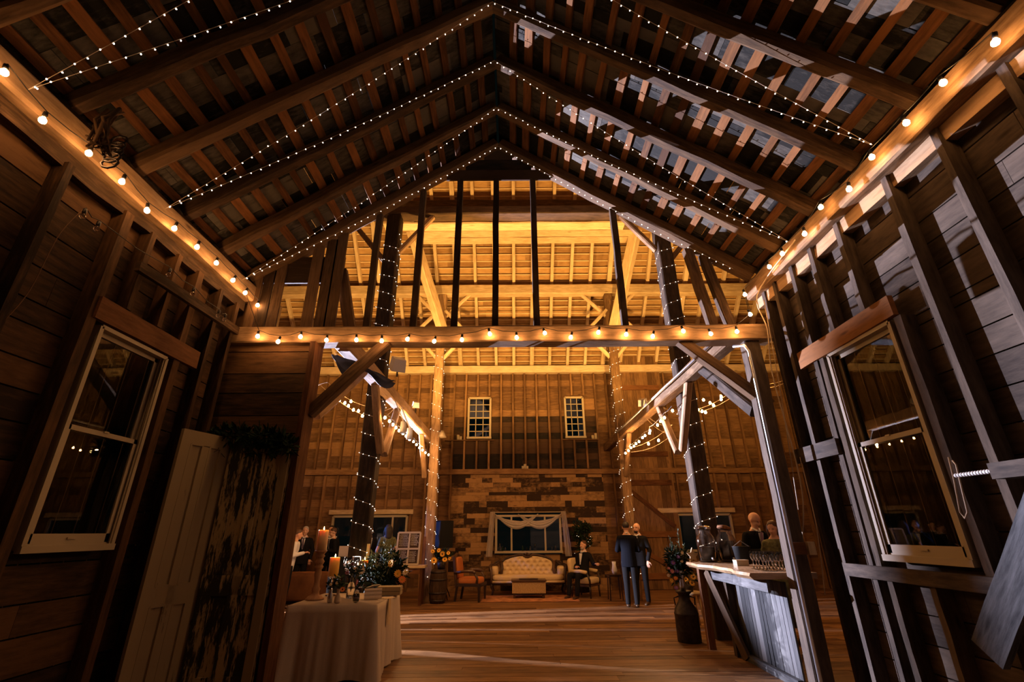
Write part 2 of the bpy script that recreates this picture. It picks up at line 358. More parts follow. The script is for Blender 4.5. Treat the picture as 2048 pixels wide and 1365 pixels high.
# roof of the wing: two slopes of shingle over laths over rafters
ROOF = []
for side, (xe, sg) in {'left': (XL, -1), 'right': (XR, 1)}.items():
    e = Vector((xe, 0, EAVE)); rg = Vector((XRG, 0, RIDGE)); d = (rg-e); L = d.length; d.normalize(); nrm = Vector((-d.z, 0, d.x)) if sg > 0 else Vector((d.z, 0, -d.x))
    if nrm.z < 0: nrm = -nrm
    sh = MB(); y = Y0
    while y < YG+.05:                                # shingle courses seen from beneath, short boards butted along the slope
        yw = min(R.uniform(.12, .3), YG+.08-y); s = -.35
        while s < L+.1:
            ls = R.uniform(.45, .95); s2 = min(L+.12, s+ls); off = nrm*(.197+R.uniform(0, .01)); a = e+d*s+off; b_ = e+d*(s2-.004)+off
            a.y = b_.y = y+yw/2; sh.beam(a, b_, yw-.004, .012, nrm); s = s2
        y += yw
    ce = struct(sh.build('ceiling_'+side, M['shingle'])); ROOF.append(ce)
    s = .06
    while s < L-.03:                                 # laths along Y
        p = e+d*s+nrm*(.174); wd = R.uniform(.07, .11)
        MB().beam((p.x, Y0, p.z), (p.x, YG+.05, p.z), wd, .03, nrm, seg=14, jit=.006).build('lath', M['batten'], ce); s += R.uniform(.22, .28)
    names = ['at the gable', 'first back from the gable', 'second back from the gable', 'third back from the gable', 'fourth back from the gable', 'fifth back from the gable', 'sixth back from the gable']
    for k in range(7):
        yy = YG-.71*k; q0 = e+d*.02+nrm*.08; q1 = e+d*(L-(.0 if sg > 0 else -.02))+nrm*.08; q0.y = q1.y = yy+R.uniform(-.02, .02)
        ww = (.2 if k == 0 else R.uniform(.12, .15))
        o = MB().beam(q0, q1, ww, .158, nrm, seg=10, jit=.009, cham=.025).build('rafter', M['rafter'])
        tag(o, 'rough roof rafter of the %s slope, %s' % (side, names[k]), 'rafter')
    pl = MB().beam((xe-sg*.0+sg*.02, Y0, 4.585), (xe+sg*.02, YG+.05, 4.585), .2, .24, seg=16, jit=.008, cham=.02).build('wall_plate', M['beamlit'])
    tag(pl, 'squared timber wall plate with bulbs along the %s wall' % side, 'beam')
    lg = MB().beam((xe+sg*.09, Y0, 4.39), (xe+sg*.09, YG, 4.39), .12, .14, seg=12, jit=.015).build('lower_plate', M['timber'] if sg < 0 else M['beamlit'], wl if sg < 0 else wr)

# gable between wing and hall
wg = struct(board_wall('wall_gable', M['wallboard'], 1, (XL-.15, -2.53), (0, 3.83), pl_y(YG-.02), wmin=.22, wmax=.3, gap=.011).build('wall_gable', M['wallboard']))
zt = 6.55
def roof_z(x): return EAVE+(RIDGE-EAVE)*((x-XL)/(XRG-XL) if x < XRG else (XR-x)/(XR-XRG))
MB().box(((XL-2.53)/2-.05, YG+.04, 1.92), (1.2, .02, 3.84)).build('backing', M['wallboard'], wg)  # sheet added behind the boards to stop stage light through their gaps
gt = MB(); z = zt
while z < 7.25:
    wd = .2; xx0 = XL+(z+.05-EAVE)/(RIDGE-EAVE)*(XRG-XL); xx1 = XR-(z+.05-EAVE)/(RIDGE-EAVE)*(XR-XRG)
    if xx1 > xx0: gt.beam((xx0, YG+.02, z+wd/2), (xx1, YG+.02, z+wd/2), .025, wd-.006)
    z += wd
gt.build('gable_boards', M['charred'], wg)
for bx, tx, tv in ((-1.93, -2.0, 0), (-1.31, -1.38, 0), (-.76, -.80, 1), (-.21, -.22, 1), (.35, .34, 1), (1.53, 1.55, 0)):
    MB().beam((bx, YG+.03, 4.03), (tx if 0 else bx, YG+.03, zt+.02 if tv else roof_z(bx)), .085, .075, (0, 1, 0), seg=6, jit=.004).build('gable_stud', M['post'], wg)
MB().beam((2.95, YG+.03, 4.03), (2.75, YG+.03, roof_z(2.75)+.02), .11, .1, (0, 1, 0), seg=4, jit=.004).build('gable_stud', M['timber'], wg)
MB().beam((2.72, YG+.05, 4.03), (2.55, YG+.05, roof_z(2.55)), .12, .1, (0, 1, 0), seg=4, jit=.004).build('gable_stud', M['timber'], wg)
MB().beam((-2.15, YG+.08, 4.03), (-2.4, YG+.08, 5.0), .15, .08, (0, 1, 0), seg=4, jit=.004).build('gable_stud', M['timber'], wg)
vb = MB()
for x, t0 in ((-2.73, roof_z(-2.73)), (-2.55, roof_z(-2.55)-.02), (-2.42, roof_z(-2.42))): vb.beam((x, YG+.0, 4.03), (x, YG, t0), .15, .03, (0, 1, 0))
for x in (-3.5, -3.35, -3.2): vb.beam((x, YG, 4.03), (x, YG, roof_z(x)+.05), .13, .03, (0, 1, 0))
vb.beam((-3.48, YG+.03, 4.98), (-2.35, YG+.03, 4.98), .03, .42)
vb.build('gable_boards', M['timber'], wg)
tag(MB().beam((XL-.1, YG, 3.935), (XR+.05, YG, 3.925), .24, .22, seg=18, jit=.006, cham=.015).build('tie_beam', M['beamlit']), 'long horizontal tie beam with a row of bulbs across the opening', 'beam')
for (a, b_, lb) in (((-1.62, YG+.0, 3.86), (-2.50, YG+.02, 2.92), 'diagonal knee brace from the tie beam to the left jamb'), ((2.22, YG, 3.86), (3.22, YG+.02, 2.98), 'diagonal knee brace from the tie beam to the right corner post')):
    tag(MB().beam(a, b_, .13, .14, (0, 1, 0), seg=5, jit=.004, cham=.012).build('knee_brace', M['timber']), lb, 'brace')
tag(MB().beam((-2.49, YG-.02, 0), (-2.53, YG-.02, 3.82), .07, .26, (0, 1, 0), seg=8, jit=.003).build('door_jamb', M['redwood']), 'plank jamb post at the left side of the wide opening', 'post')
tag(MB().beam((3.11, YG, 0), (3.13, YG, 3.82), .2, .15, (0, 1, 0), seg=8, jit=.006, cham=.015).build('corner_post', M['rightboard']), 'corner post at the right side of the wide opening', 'post')
# ================================================================ setting: hall
YF = 14.8; HP = 6.68; RY, RZ = 10.2, 11.28; HXL, HXR = -9.0, 9.0
holes = [(-1.42, -.66, 4.27, 5.62), (1.72, 2.36, 4.27, 5.62), (-.5, 1.45, .96, 2.0), (-5.35, -3.1, .98, 2.03), (4.4, 6.55, .95, 2.02), (3.4, 4.86, .1, 7.2)]
cen = (-1.85, 2.8)
side_b = board_wall('x', None, 1, (HXL, cen[0]), (0, HP+.05), pl_y(YF), holes)
b2 = board_wall('x', None, 1, (cen[1], HXR), (0, HP+.05), pl_y(YF), holes)
for src in (b2,):
    o_ = len(side_b.v); side_b.v += src.v; side_b.f += [tuple(i+o_ for i in f) for f in src.f]; side_b.uv += src.uv; side_b.r += src.r; side_b.m += src.m
b3 = board_wall('x', None, 1, cen, (5.0, HP+.05), pl_y(YF), holes)
o_ = len(side_b.v); side_b.v += b3.v; side_b.f += [tuple(i+o_ for i in f) for f in b3.f]; side_b.uv += b3.uv; side_b.r += b3.r; side_b.m += b3.m
wb = struct(side_b.build('wall_back', M['farboard']))
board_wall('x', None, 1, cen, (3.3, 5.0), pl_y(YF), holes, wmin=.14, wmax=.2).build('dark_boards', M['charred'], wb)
pb = MB(); z = 0                                    # patchwork of reclaimed boards
while z < 3.2:
    wd = R.choice((.09, .14, .17)); x = cen[0]
    while x < cen[1]:
        x2 = min(cen[1], x+R.uniform(.18, .75)); zz0, zz1 = z, z+wd-.004
        if not (x2 > -.5 and x < 1.45 and zz1 > .97 and zz0 < 2.0):
            pb.beam((x, YF-.03+R.uniform(-.006, .006), z+wd/2), (x2-.003, YF-.03, z+wd/2), .03, wd-.004)
        else:
            if x < -.5: pb.beam((x, YF-.03, z+wd/2), (-.5, YF-.03, z+wd/2), .03, wd-.004)
            if x2 > 1.45: pb.beam((1.45, YF-.03, z+wd/2), (x2, YF-.03, z+wd/2), .03, wd-.004)
        x = x2
    z += wd
pb.build('pallet_boards', M['pallet'], wb)
MB().beam((HXL, YF-.09, 3.27), (HXR, YF-.09, 3.24), .14, .15, seg=16, jit=.008).build('girt', M['farboard'], wb)
MB().beam((HXL, YF-.1, HP-.12), (HXR, YF-.1, HP-.12), .2, .24, seg=16, jit=.008).build('plate', M['pale'], wb)
x = HXL+.2; i = 0
while x < HXR:
    blocked = [h for h in holes if h[0]-.06 < x < h[1]+.06]
    segs = [(3.34, HP-.24)] if cen[0] < x < cen[1] else [(0, 3.18), (3.34, HP-.24)]
    for (a, b_) in segs:
        cuts = [(a, b_)]
        for h in blocked:
            nc = []
            for (c0, c1) in cuts:
                if h[2] > c0: nc.append((c0, min(c1, h[2]-.05)))
                if h[3] < c1: nc.append((max(c0, h[3]+.05), c1))
            cuts = [q for q in nc if q[1]-q[0] > .08]
        for (c0, c1) in cuts: stud(wb, x, YF-.05, c0, c1, .055, .1, 'farboard')
    x += .385
def window_y(name, W, Y, mull, rows=0, cols=0, m='white'):
    x0, x1, z0, z1 = W; root = bpy.data.objects.new(name, None); COL.objects.link(root); struct(root); fr = MB(); t = .06
    fr.beam((x0, Y, z0), (x0, Y, z1), t, .1, (0, 1, 0)); fr.beam((x1, Y, z0), (x1, Y, z1), t, .1, (0, 1, 0)); fr.beam((x0, Y, z1), (x1, Y, z1), .1, t); fr.beam((x0-.04, Y-.02, z0), (x1+.04, Y-.02, z0), .16, t)
    for mx_ in mull: fr.beam((mx_, Y, z0), (mx_, Y, z1), .05, .07, (0, 1, 0))
    fr.build('window_frame', M[m], root)
    if rows:
        mb = MB()
        for i in range(1, cols): xx = x0+(x1-x0)*i/cols; mb.beam((xx, Y, z0), (xx, Y, z1), .022, .03, (0, 1, 0))
        for i in range(1, rows): zz = z0+(z1-z0)*i/rows; mb.beam((x0, Y, zz), (x1, Y, zz), .03, .045 if i == rows//2 else .022)
        mb.build('muntin_grid', M[m], root)
    MB().box(((x0+x1)/2, Y+.01, (z0+z1)/2), (x1-x0-.03, .006, z1-z0-.03)).build('pane', M['glass'], root)
    return root
window_y('window_3', (-1.38, -.68, 4.3, 5.6), YF-.04, (), 6, 3); window_y('window_4', (1.75, 2.33, 4.3, 5.6), YF-.04, (), 6, 3)
window_y('window_5', (-.47, 1.42, 1.0, 1.98), YF-.06, (-.02, .97)); window_y('window_6', (-5.32, -3.13, 1.0, 2.0), YF-.03, (-4.2, -3.55)); window_y('window_7', (4.45, 6.5, 1.0, 1.98), YF-.03, (4.95,))
for (a, b_, zz) in ((-5.45, -2.95, 2.12), (4.35, 6.65, 2.1)): MB().beam((a, YF-.1, zz), (b_, YF-.1, zz), .05, .13, seg=2).build('header', M['pale'], wb)
for (a, b_, zz) in ((-2.1, -.55, 4.22), (1.6, 2.75, 4.22)): MB().beam((a, YF-.09, zz), (b_, YF-.09, zz), .14, .03).build('ledge', M['farboard'], wb)
# tall boarded barn door on the far wall
dr = struct(bpy.data.objects.new('door_1', None)); COL.objects.link(dr); db = MB(); x = 3.4
while x < 4.8: db.beam((x+.07, YF-.1, .01), (x+.07, YF-.1, 7.21), .136, .03, (0, 1, 0)); x += .14
db.build('door_panel', M['farboard'], dr); rb = MB()
for z in (.35, 1.45, 2.9, 3.75, 5.9): rb.beam((3.38, YF-.14, z), (4.86, YF-.14, z), .04, .16)
for (z0, z1) in ((1.2, .45), (2.8, 1.65)): rb.beam((3.42, YF-.14, z0), (4.8, YF-.14, z1), .03, .12)
rb.build('door_brace', M['redwood'], dr)
# hall roof
hr = MB(); y = YF+.1
def slope_pt(s): return Vector((0, YF-s*.7071, HP+s*.7071))
Ls = (YF-RY)/.7071; s = -.1; nf = Vector((0, .7071, .7071))
while s < Ls:
    wd = R.uniform(.17, .24); x = HXL
    while x < HXR:
        x2 = min(HXR, x+R.uniform(2.5, 5)); p = slope_pt(s+wd/2)+nf*.16
        hr.beam((x, p.y, p.z), (x2-.004, p.y, p.z), wd-.018, .02, nf); x = x2
    s += wd
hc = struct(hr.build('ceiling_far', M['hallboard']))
bk = MB()                                            # thin pale lath edges between the roof boards
s = -.05
while s < Ls:
    p = slope_pt(s)+nf*.14; bk.beam((HXL, p.y, p.z), (HXR, p.y, p.z), .03, .03, nf, r=.6); s += .215
bk.build('roof_lath', M['pale'], hc)
bk = MB(); bk.beam((HXL, (YF+RY)/2+.2, (HP+RZ)/2+.2), (HXR, (YF+RY)/2+.2, (HP+RZ)/2+.2), Ls+.6, .02, nf); bk.build('roof_backing', M['hallboard'], hc)
x = HXL+.1; i = 0
while x < HXR:
    a = slope_pt(-.05)+nf*.07; b_ = slope_pt(Ls-.05)+nf*.07; a.x = b_.x = x
    MB().beam(a, b_, .09 if i % 4 else .13, .13, nf, seg=8, jit=.006).build('hall_rafter', M['pale'], hc); x += .6; i += 1
nr = MB(); nn = Vector((0, -.7071, .7071)); 
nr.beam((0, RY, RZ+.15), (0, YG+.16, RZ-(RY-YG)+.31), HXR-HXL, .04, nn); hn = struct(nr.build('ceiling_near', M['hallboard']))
struct(MB().beam((HXL-.03, YG-.2, 4), (HXL-.03, YF+.2, 4), .04, 12).build('wall_hall_left', M['farboard']))
# right end wall of the hall
struct(MB().beam((HXR+.03, YG-.2, 4), (HXR+.03, YF+.2, 4), .04, 12).build('wall_hall_right', M['farboard']))
# wall of the hall on either side of the opening and above the wing
nw = MB()
for x in range(0, 22):
    xa = HXL+x*.25
    if xa < XL-.1: nw.beam((xa+.12, YG+.1, 0), (xa+.12, YG+.1, 6.7), .24, .03, (0, 1, 0))
    xa = XR+.2+x*.25
    if xa < HXR: nw.beam((xa+.12, YG+.1, 0), (xa+.12, YG+.1, 6.7), .24, .03, (0, 1, 0))
struct(nw.build('wall_hall_front', M['farboard']))

# hall frame
def timber(nm, a, b_, w_, h_, m, label, cat, up=(0, 0, 1), seg=8, jit=.006):
    return tag(MB().beam(a, b_, w_, h_, up, seg=seg, jit=jit, cham=.02).build(nm, M[m]), label, cat)
P1 = ((-2.51, 8.35), (3.25, 8.35)); P2 = ((-2.08, 12.7), (3.0, 12.7))
for (x, y), sd in zip(P1, ('left', 'right')):
    timber('hall_post', (x, y, 0), (x, y, 7.9), .29, .29, 'post', 'dark timber post wrapped in fairy lights, front %s of the hall' % sd, 'post', (0, 1, 0), 12)
for (x, y), sd in zip(P2, ('left', 'right')):
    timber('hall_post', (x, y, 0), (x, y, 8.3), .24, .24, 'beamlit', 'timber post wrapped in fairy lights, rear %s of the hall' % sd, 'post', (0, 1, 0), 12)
    timber('canted_strut', (x+(.05 if x > 0 else .05), 12.45, 7.1), (x+(.5 if x > 0 else -.65), 10.7, 9.3), .3, .2, 'pale', 'wide pale canted strut leaning up from the rear %s post' % sd, 'brace', (0, -.7, .7))
    for sx in (-1, 1):
        dd = 'towards the middle' if (sx > 0) == (x < 0) else 'towards the outside'
        timber('post_brace', (x+sx*.1, 12.7, 6.25), (x+sx*.62, 12.7, 6.85), .1, .1, 'pale', 'lower brace on the rear %s post spreading %s' % (sd, dd), 'brace', (0, 1, 0), 2)
        timber('post_brace', (x+sx*.1, 12.72, 7.6), (x+sx*.85, 12.72, 8.38), .1, .1, 'pale', 'upper brace on the rear %s post rising %s' % (sd, dd), 'brace', (0, 1, 0), 2)
        timber('post_brace', (x+sx*.1, 12.6, 7.75), (x+sx*.6, 12.6, 7.2), .1, .08, 'pale', 'small brace dropping from the rear %s post %s' % (sd, dd), 'brace', (0, 1, 0), 2)
timber('purlin', (HXL, 12.7, 8.47), (HXR, 12.7, 8.47), .26, .32, 'pale', 'pale purlin beam running across the hall roof above the rear posts', 'beam', seg=20)
timber('cross_beam', (HXL, 12.72, 7.0), (HXR, 12.72, 7.0), .24, .24, 'pale', 'cross beam joining the rear posts just above the tie beam', 'beam', seg=20)
timber('upper_beam', (-2.75, 10.72, 9.3), (3.45, 10.72, 9.3), .3, .26, 'pale', 'upper beam in two bright planks carried by the canted struts', 'beam', seg=14)
timber('upper_plank', (-2.75, 11.05, 9.2), (3.45, 11.05, 9.2), .3, .06, 'pale', 'flat pale plank lying behind the upper beam of the struts', 'plank', seg=14)
timber('purlin', (-3.3, 8.37, 8.05), (3.5, 8.37, 8.05), .3, .2, 'post', 'dark purlin beam across the front posts under the hall roof', 'beam', seg=14)
timber('loft_plank', (-2.86, 8.76, 8.0), (2.6, 8.76, 8.0), .3, .04, 'pale', 'bright plank on the rear edge of the front purlin', 'plank', seg=10)
timber('purlin', (HXL, 10.97, 10.35), (HXR, 10.97, 10.35), .2, .28, 'post', 'highest dark purlin where the upper rafters land', 'beam', seg=30, jit=.02)
for (x, y), sd in zip(P1, ('left', 'right')):
    sg = -1 if x > 0 else 1
    timber('post_brace', (x+sg*.15, y, 7.05), (x+sg*.82, y, 7.95), .1, .12, 'beamlit', 'brace from the front %s post in to the dark purlin' % sd, 'brace', (0, 1, 0), 2)
    timber('post_brace', (x-sg*.1, y, 6.78), (x-sg*.8, y, 7.66), .1, .12, 'beamlit', 'brace from the front %s post out to the roof' % sd, 'brace', (0, 1, 0), 2)
    # long girt running back from the wing to the far wall
    gx = -2.3 if x < 0 else 3.0
    timber('hall_girt', (gx, YG+.2, 3.98), (gx, YF-.05, 3.98), .2, .24, 'beamlit', 'long girt running back along the %s side of the hall' % sd, 'beam', seg=20)
    for (yy, dz, tx) in ((8.35, -1, 'forward'), (8.35, -1, 'back')):
        k = -1 if tx == 'forward' else 1
        timber('girt_brace', (gx, yy+k*.12, 2.85), (gx, yy+k*.85, 3.88), .12, .12, 'beamlit', 'brace from the front %s post %s to the long girt' % (sd, tx), 'brace', (1, 0, 0), 3)
    timber('girt_brace', (gx, 12.6, 2.9), (gx, 11.8, 3.88), .12, .12, 'beamlit', 'brace from the rear %s post forward to the long girt' % sd, 'brace', (1, 0, 0), 3)
timber('side_brace', (-2.33, 6.9, 3.9), (-2.52, 5.84, 2.95), .14, .14, 'beamlit', 'brown brace slanting outwards behind the left knee brace', 'brace', seg=3)
timber('side_brace', (3.03, 6.9, 3.9), (3.14, 5.82, 2.95), .16, .16, 'rightboard', 'pale brace slanting outwards behind the right knee brace', 'brace', seg=3)

for xx, lb in ((-5.3, 'left'), (6.0, 'right')):  # unseen posts added to shape the stage light and hold the strand ends
    timber('added_post', (xx, 9.3, 0), (xx, 9.3, 6.3), .24, .24, 'post', 'unseen plain post added in the outer %s bay of the hall' % lb, 'post', (0, 1, 0))

# unseen chairs added in the left bay to break up the low stage light
ch = thing('blocker_chair', 'unseen slatted chair added behind the partition to block stage light', 'chair', (-6.6, 9.0, 0), 1.4, 'unseen chairs added in the left bay')
for sx in (-1, 1): MB().beam((sx*.2, .2, 0), (sx*.2, .12, .88), .03, .04, (0, 1, 0)).build('leg', M['post'], ch); MB().beam((sx*.19, -.2, 0), (sx*.19, .1, .45), .03, .04, (0, 1, 0)).build('leg', M['post'], ch)
MB().box((0, -.02, .45), (.4, .4, .03)).build('seat', M['post'], ch)
q_ = MB()
for k in range(3): q_.box((0, .13, .6+.1*k), (.4, .02, .06))
q_.build('backrest', M['post'], ch)
for k, (x_, y_) in enumerate(((-6.9, 8.3), (-6.7, 9.8), (-7.0, 10.5), (-6.2, 11.2), (-6.3, 8.0), (-5.9, 9.4), (-6.0, 10.3))): c_o = copy_tree(ch); c_o.location = (x_, y_, 0); c_o.rotation_euler = (0, 0, 1.2+.3*k)

pal = thing('gobo_pallet', 'unseen slatted pallet added to cut the stage light into floor stripes', 'pallet', (-7.3, 9.6, 0))  # unseen, added as a gobo; slat gaps shape the pale floor stripes
for y0_, y1_ in ((-1.1, -.62), (-.60, -.31), (-.255, -.235), (-.185, -.11), (-.085, -.075), (-.045, .04), (.085, .095), (.14, .15), (.20, .45), (.5, .56), (.66, 1.1)): MB().box((0, (y0_+y1_)/2, .82), (.02, y1_-y0_, 1.64)).build('slat', M['post'], pal)
for z_ in (.06, 1.6): MB().box((.03, 0, z_), (.04, 2.2, .06)).build('rail', M['post'], pal)

ls = thing('shadow_pole', 'unseen thin steel pole added to shade the right window', 'stand', (-6.3, 13.89, 0)); MB().tube([(0, 0, 0), (0, 0, 3.312)], .02, 12).build('pole', M['dark_metal'], ls)  # unseen pole added to throw a shadow band across the right window
for k in range(3): MB().tube([(0, 0, .5), (.3*math.cos(k*2.09), .3*math.sin(k*2.09), .01)], .012, 6).build('leg', M['dark_metal'], ls)
# ================================================================ lights on strings
M['socket'] = plain('socket_rubber', (.015, .012, .01), .5)
_b = MB().lathe([(.004, .02), (.011, .022), (.014, .03), (.021, .038), (.0235, .052), (.020, .066), (.010, .074), (.001, .076)], n=12)
_s = MB().lathe([(.005, -.02), (.014, -.018), (.016, .012), (.013, .026), (.001, .027)], n=8)
def bulb_proto(mb, m, nm):
    me = mb.build(nm, m, smooth=True); d = me.data; bpy.data.objects.remove(me); return d
# globes hang down: flip
for q in (_b, _s): q.xf(Matrix.Rotation(math.pi, 4, 'X'))
BULB_ME = bulb_proto(_b, M['bulb'], 'bulb'); SOCK_ME = bulb_proto(_s, M['socket'], 'socket')
_c = MB().lathe([(.004, .02), (.011, .022), (.014, .03), (.021, .038), (.0235, .052), (.020, .066), (.010, .074), (.001, .076)], n=12); _c.xf(Matrix.Rotation(math.pi, 4, 'X'))
CLEAR_ME = bulb_proto(_c, M['clear'], 'unlit_bulb')
FAIRY_ME = bulb_proto(MB().ball((0, 0, 0), .006, n=6, m=4), M['fairy'], 'fairy_bulb')
def mobj(name, me, parent, loc, rot=None):
    o = bpy.data.objects.new(name, me); COL.objects.link(o); o.parent = parent; o.location = loc
    if rot: o.rotation_euler = rot
    return o
def festoon(label, pts, group=None, cordr=.004, drop=.035, sagk=.02, extra=None, cat='string lights', bm=None, tilt=.0, sc=1.0, sub=True):
    """pts = centres of the globes"""
    root = thing('festoon_lights', label, cat, group=group); cp = []
    P = [Vector(p) for p in pts]
    for i, p in enumerate(P):
        t = p+Vector((0, 0, .085*sc)); b = mobj('bulb', bm or BULB_ME, root, p+Vector((0, 0, .05*sc)), (R.uniform(-tilt, tilt), R.uniform(-tilt, tilt), 0)); b.scale = (sc,)*3
        if sub: mobj('socket', SOCK_ME, b, (0, 0, .005))
        if i:
            q = cp[-1]; mid = (q+t)/2 - Vector((0, 0, sagk)); cp.append(mid)
        cp.append(t)
    if extra: cp = [Vector(e) for e in extra[0]]+cp+[Vector(e) for e in extra[1]]
    MB().tube(cp, cordr, 5).build('cord', M['cord'], root)
    return root
TIE_PX = [(515, 673), (558, 684), (601, 675), (653, 682), (712, 680), (763, 682), (817, 680), (870, 684), (924, 680), (978, 668), (1033, 676), (1088, 668), (1144, 675), (1199, 665), (1254, 669), (1308, 673), (1365, 663), (1420, 669), (1474, 664)]
YB = YG-.205
tie = [aY(u, v, YB) for u, v in TIE_PX]
festoon('row of warm bulbs along the tie beam over the opening', tie, extra=([(XL+.1, 5.35, 4.5)], [(3.12, YB, 4.15), aY(1491, 590, 5.35)]), tilt=.3)
LP = [(5, 145), (85, 240), (177, 308), (245, 363), (292, 420), (350, 457), (395, 494), (432, 527), (468, 562), (492, 587), (515, 612)]
festoon('row of warm bulbs along the left wall plate', [aX(u, v, XL+.17) for u, v in LP], sagk=.01, tilt=.25)
RP = [(1996, 82), (1886, 168), (1811, 247), (1744, 315), (1700, 378), (1643, 415), (1610, 467), (1565, 508), (1537, 535)]
festoon('row of warm bulbs along the right wall plate', [aX(u, v, XR-.17) for u, v in RP]+[aY(1489, 590, 5.36), aY(1499, 630, 5.36)], sagk=.01, tilt=.25)
GL = [(770, 825), (775, 838), (786, 841), (792, 850), (780, 863), (798, 873), (818, 881), (827, 882), (832, 889), (835, 896), (841, 899), (846, 902), (849, 908), (857, 910)]
def along(px, X): return sorted([aX(u, v, X) for u, v in px], key=lambda p: p.y)
GLP = [(770, 836), (779, 843), (786, 850), (792, 856), (798, 862), (806, 868), (812, 873), (819, 880), (827, 884), (833, 890), (839, 896), (845, 901), (851, 906), (857, 910)]
festoon('bulbs strung below the long left girt of the hall', along(GLP, -2.17), cordr=.006, sub=False)
GRP = [(1345, 822), (1329, 836), (1321, 843), (1315, 851), (1300, 862), (1299, 867), (1290, 872), (1285, 876), (1278, 884), (1272, 888), (1268, 893), (1262, 896), (1257, 902), (1251, 907)]
festoon('bulbs strung below the long right girt of the hall', along(GRP, 2.88), cordr=.006, sub=False)
def cross(label, px, Y, ends):
    P = [aY(u, v, Y) for u, v in px]; root = thing('festoon_lights', label, 'string lights')
    for p in P: b = mobj('bulb', BULB_ME, root, p+Vector((0, 0, .05))); b.scale = (1.1,)*3
    for a, b_ in ends:
        A, B = (Vector(q_) if len(q_) == 3 else aY(*q_, Y) for q_ in (a, b_)); MB().tube([A.lerp(B, t/6)-Vector((0, 0, .09*math.sin(math.pi*t/6))) for t in range(7)], .005, 5).build('cord', M['cable'], root)
cross('two strands of bulbs crossing the left bay of the hall', [(680, 788), (677, 796), (679, 801), (690, 806), (697, 812), (702, 803), (707, 820), (717, 822), (725, 832), (698, 771)], 9.3, [((-5.18, 9.3, 4.3), (640, 770)), ((640, 770), (745, 838)), ((745, 838), (-2.4, 9.3, 3.9)), ((655, 765), (740, 815)), ((-5.18, 9.3, 4.4), (655, 765)), ((740, 815), (-2.4, 9.3, 3.95))])
cross('two strands of bulbs crossing the right bay of the hall', [(1407, 800), (1420, 806), (1427, 811), (1442, 793), (1442, 799), (1457, 783), (1461, 787), (1465, 776), (1472, 790), (1404, 823), (1411, 825), (1396, 820)], 9.3, [((3.1, 9.3, 3.9), (1385, 822)), ((1385, 822), (1485, 765)), ((1485, 765), (5.88, 9.3, 4.5)), ((1385, 828), (1490, 775)), ((1490, 775), (5.88, 9.3, 4.45)), ((3.1, 9.3, 3.88), (1385, 828))])
cross('loose bulbs hanging beside the right girt', [(1338, 851), (1338, 870), (1317, 881), (1297, 888)], 10.2, [((1250, 900), (1345, 850)), ((1262, 905), (1345, 870)), ((1345, 850), (3.05, 10.2, 3.9)), ((1345, 870), (3.0, 10.2, 3.88))])
# unlit clear bulbs on a cord and rail of the left wall
rail = MB().beam((XL+.03, 3.8, 3.92), (XL+.03, 5.5, 3.98), .05, .1, seg=5, jit=.004).build('wall_rail', M['timber'])
tag(rail, 'narrow board nailed across the left wall studs above the window', 'board')
festoon('cord with unlit clear bulbs along the left wall', [aX(u, v, XL+.09) for u, v in ((165, 433), (193, 458), (337, 550), (385, 588), (436, 632), (449, 640))], sagk=.03, bm=CLEAR_ME)

# fairy strings draped from plate to ridge to plate
LA = {1: aX(55, 180, -3.47), 2: aX(330, 418, -3.47), 3: aX(485, 560, -3.47)}
RA = {0: Vector((3.2, 1.4, 4.68)), 1: aX(1745, 290, 3.22), 2: aX(1580, 485, 3.22), 3: Vector((3.05, YG-.14, EAVE+.1))}
names_f = ['over the gable rafter', 'peaking one rafter back from the gable', 'peaking two rafters back from the gable', 'peaking three rafters back from the gable', 'peaking four rafters back from the gable', 'nearest overhead of the draped strands']
for k, (l, r_) in enumerate(((3, 3), (3, 2), (2, 2), (2, 1), (1, 1), (1, 0))):
    ap = Vector((XRG, YG-.71*k-.1, RIDGE-.03)); root = thing('fairy_lights', 'strand of tiny fairy lights '+names_f[k], 'fairy lights'); path = []
    for A, B in ((LA[l], ap), (ap, RA[r_])):
        for t in range(21):
            u_ = t/20; path.append(A.lerp(B, u_)-Vector((0, 0, .06*math.sin(math.pi*u_))))
    MB().tube(path, .0022, 4).build('wire', M['cable'], root)
    acc = 0; nxt = .06; cnt = 0
    for a, b_ in zip(path, path[1:]):
        L = (b_-a).length
        while L > 0 and nxt <= acc+L:
            mobj('fairy_bulb', FAIRY_ME, root, a.lerp(b_, (nxt-acc)/L)+Vector((R.uniform(-.008, .008), R.uniform(-.008, .008), -.012))); cnt += 1; nxt += .104
        acc += L
def wrap(x, y, hw, z0, z1, pitch, sp, label, flip):
    root = thing('fairy_lights', label, 'fairy lights'); o = hw+.014; cs = [(-o, -o), (o, -o), (o, o), (-o, o)]
    if flip: cs = [(o, -o), (-o, -o), (-o, o), (o, o)]
    path = []; z = z0; i = 0
    while z < z1: path.append(Vector((x+cs[i % 4][0], y+cs[i % 4][1], z))); z += pitch/4*R.uniform(.85, 1.15); i += 1
    MB().tube(path, .003, 4).build('wire', M['cable'], root); pts = []; acc = 0; nxt = 0
    for a, b_ in zip(path, path[1:]):
        L = (b_-a).length
        while nxt <= acc+L: pts.append(a.lerp(b_, (nxt-acc)/L)); nxt += sp*R.uniform(.85, 1.15)
        acc += L
    inner = 1 if x < 0 else -1
    pts.sort(key=lambda p: (p.y-y) - .6*inner*(p.x-x) if True else 0)
    for p in pts[:100]: mobj('fairy_bulb', FAIRY_ME, root, p)
    if len(pts) > 100:
        mb = MB()
        for p in pts[100:]: mb.ball(p, .006, n=6, m=4)
        tag(mb.build('fairy_bulb', M['fairy'], root), kind='stuff')
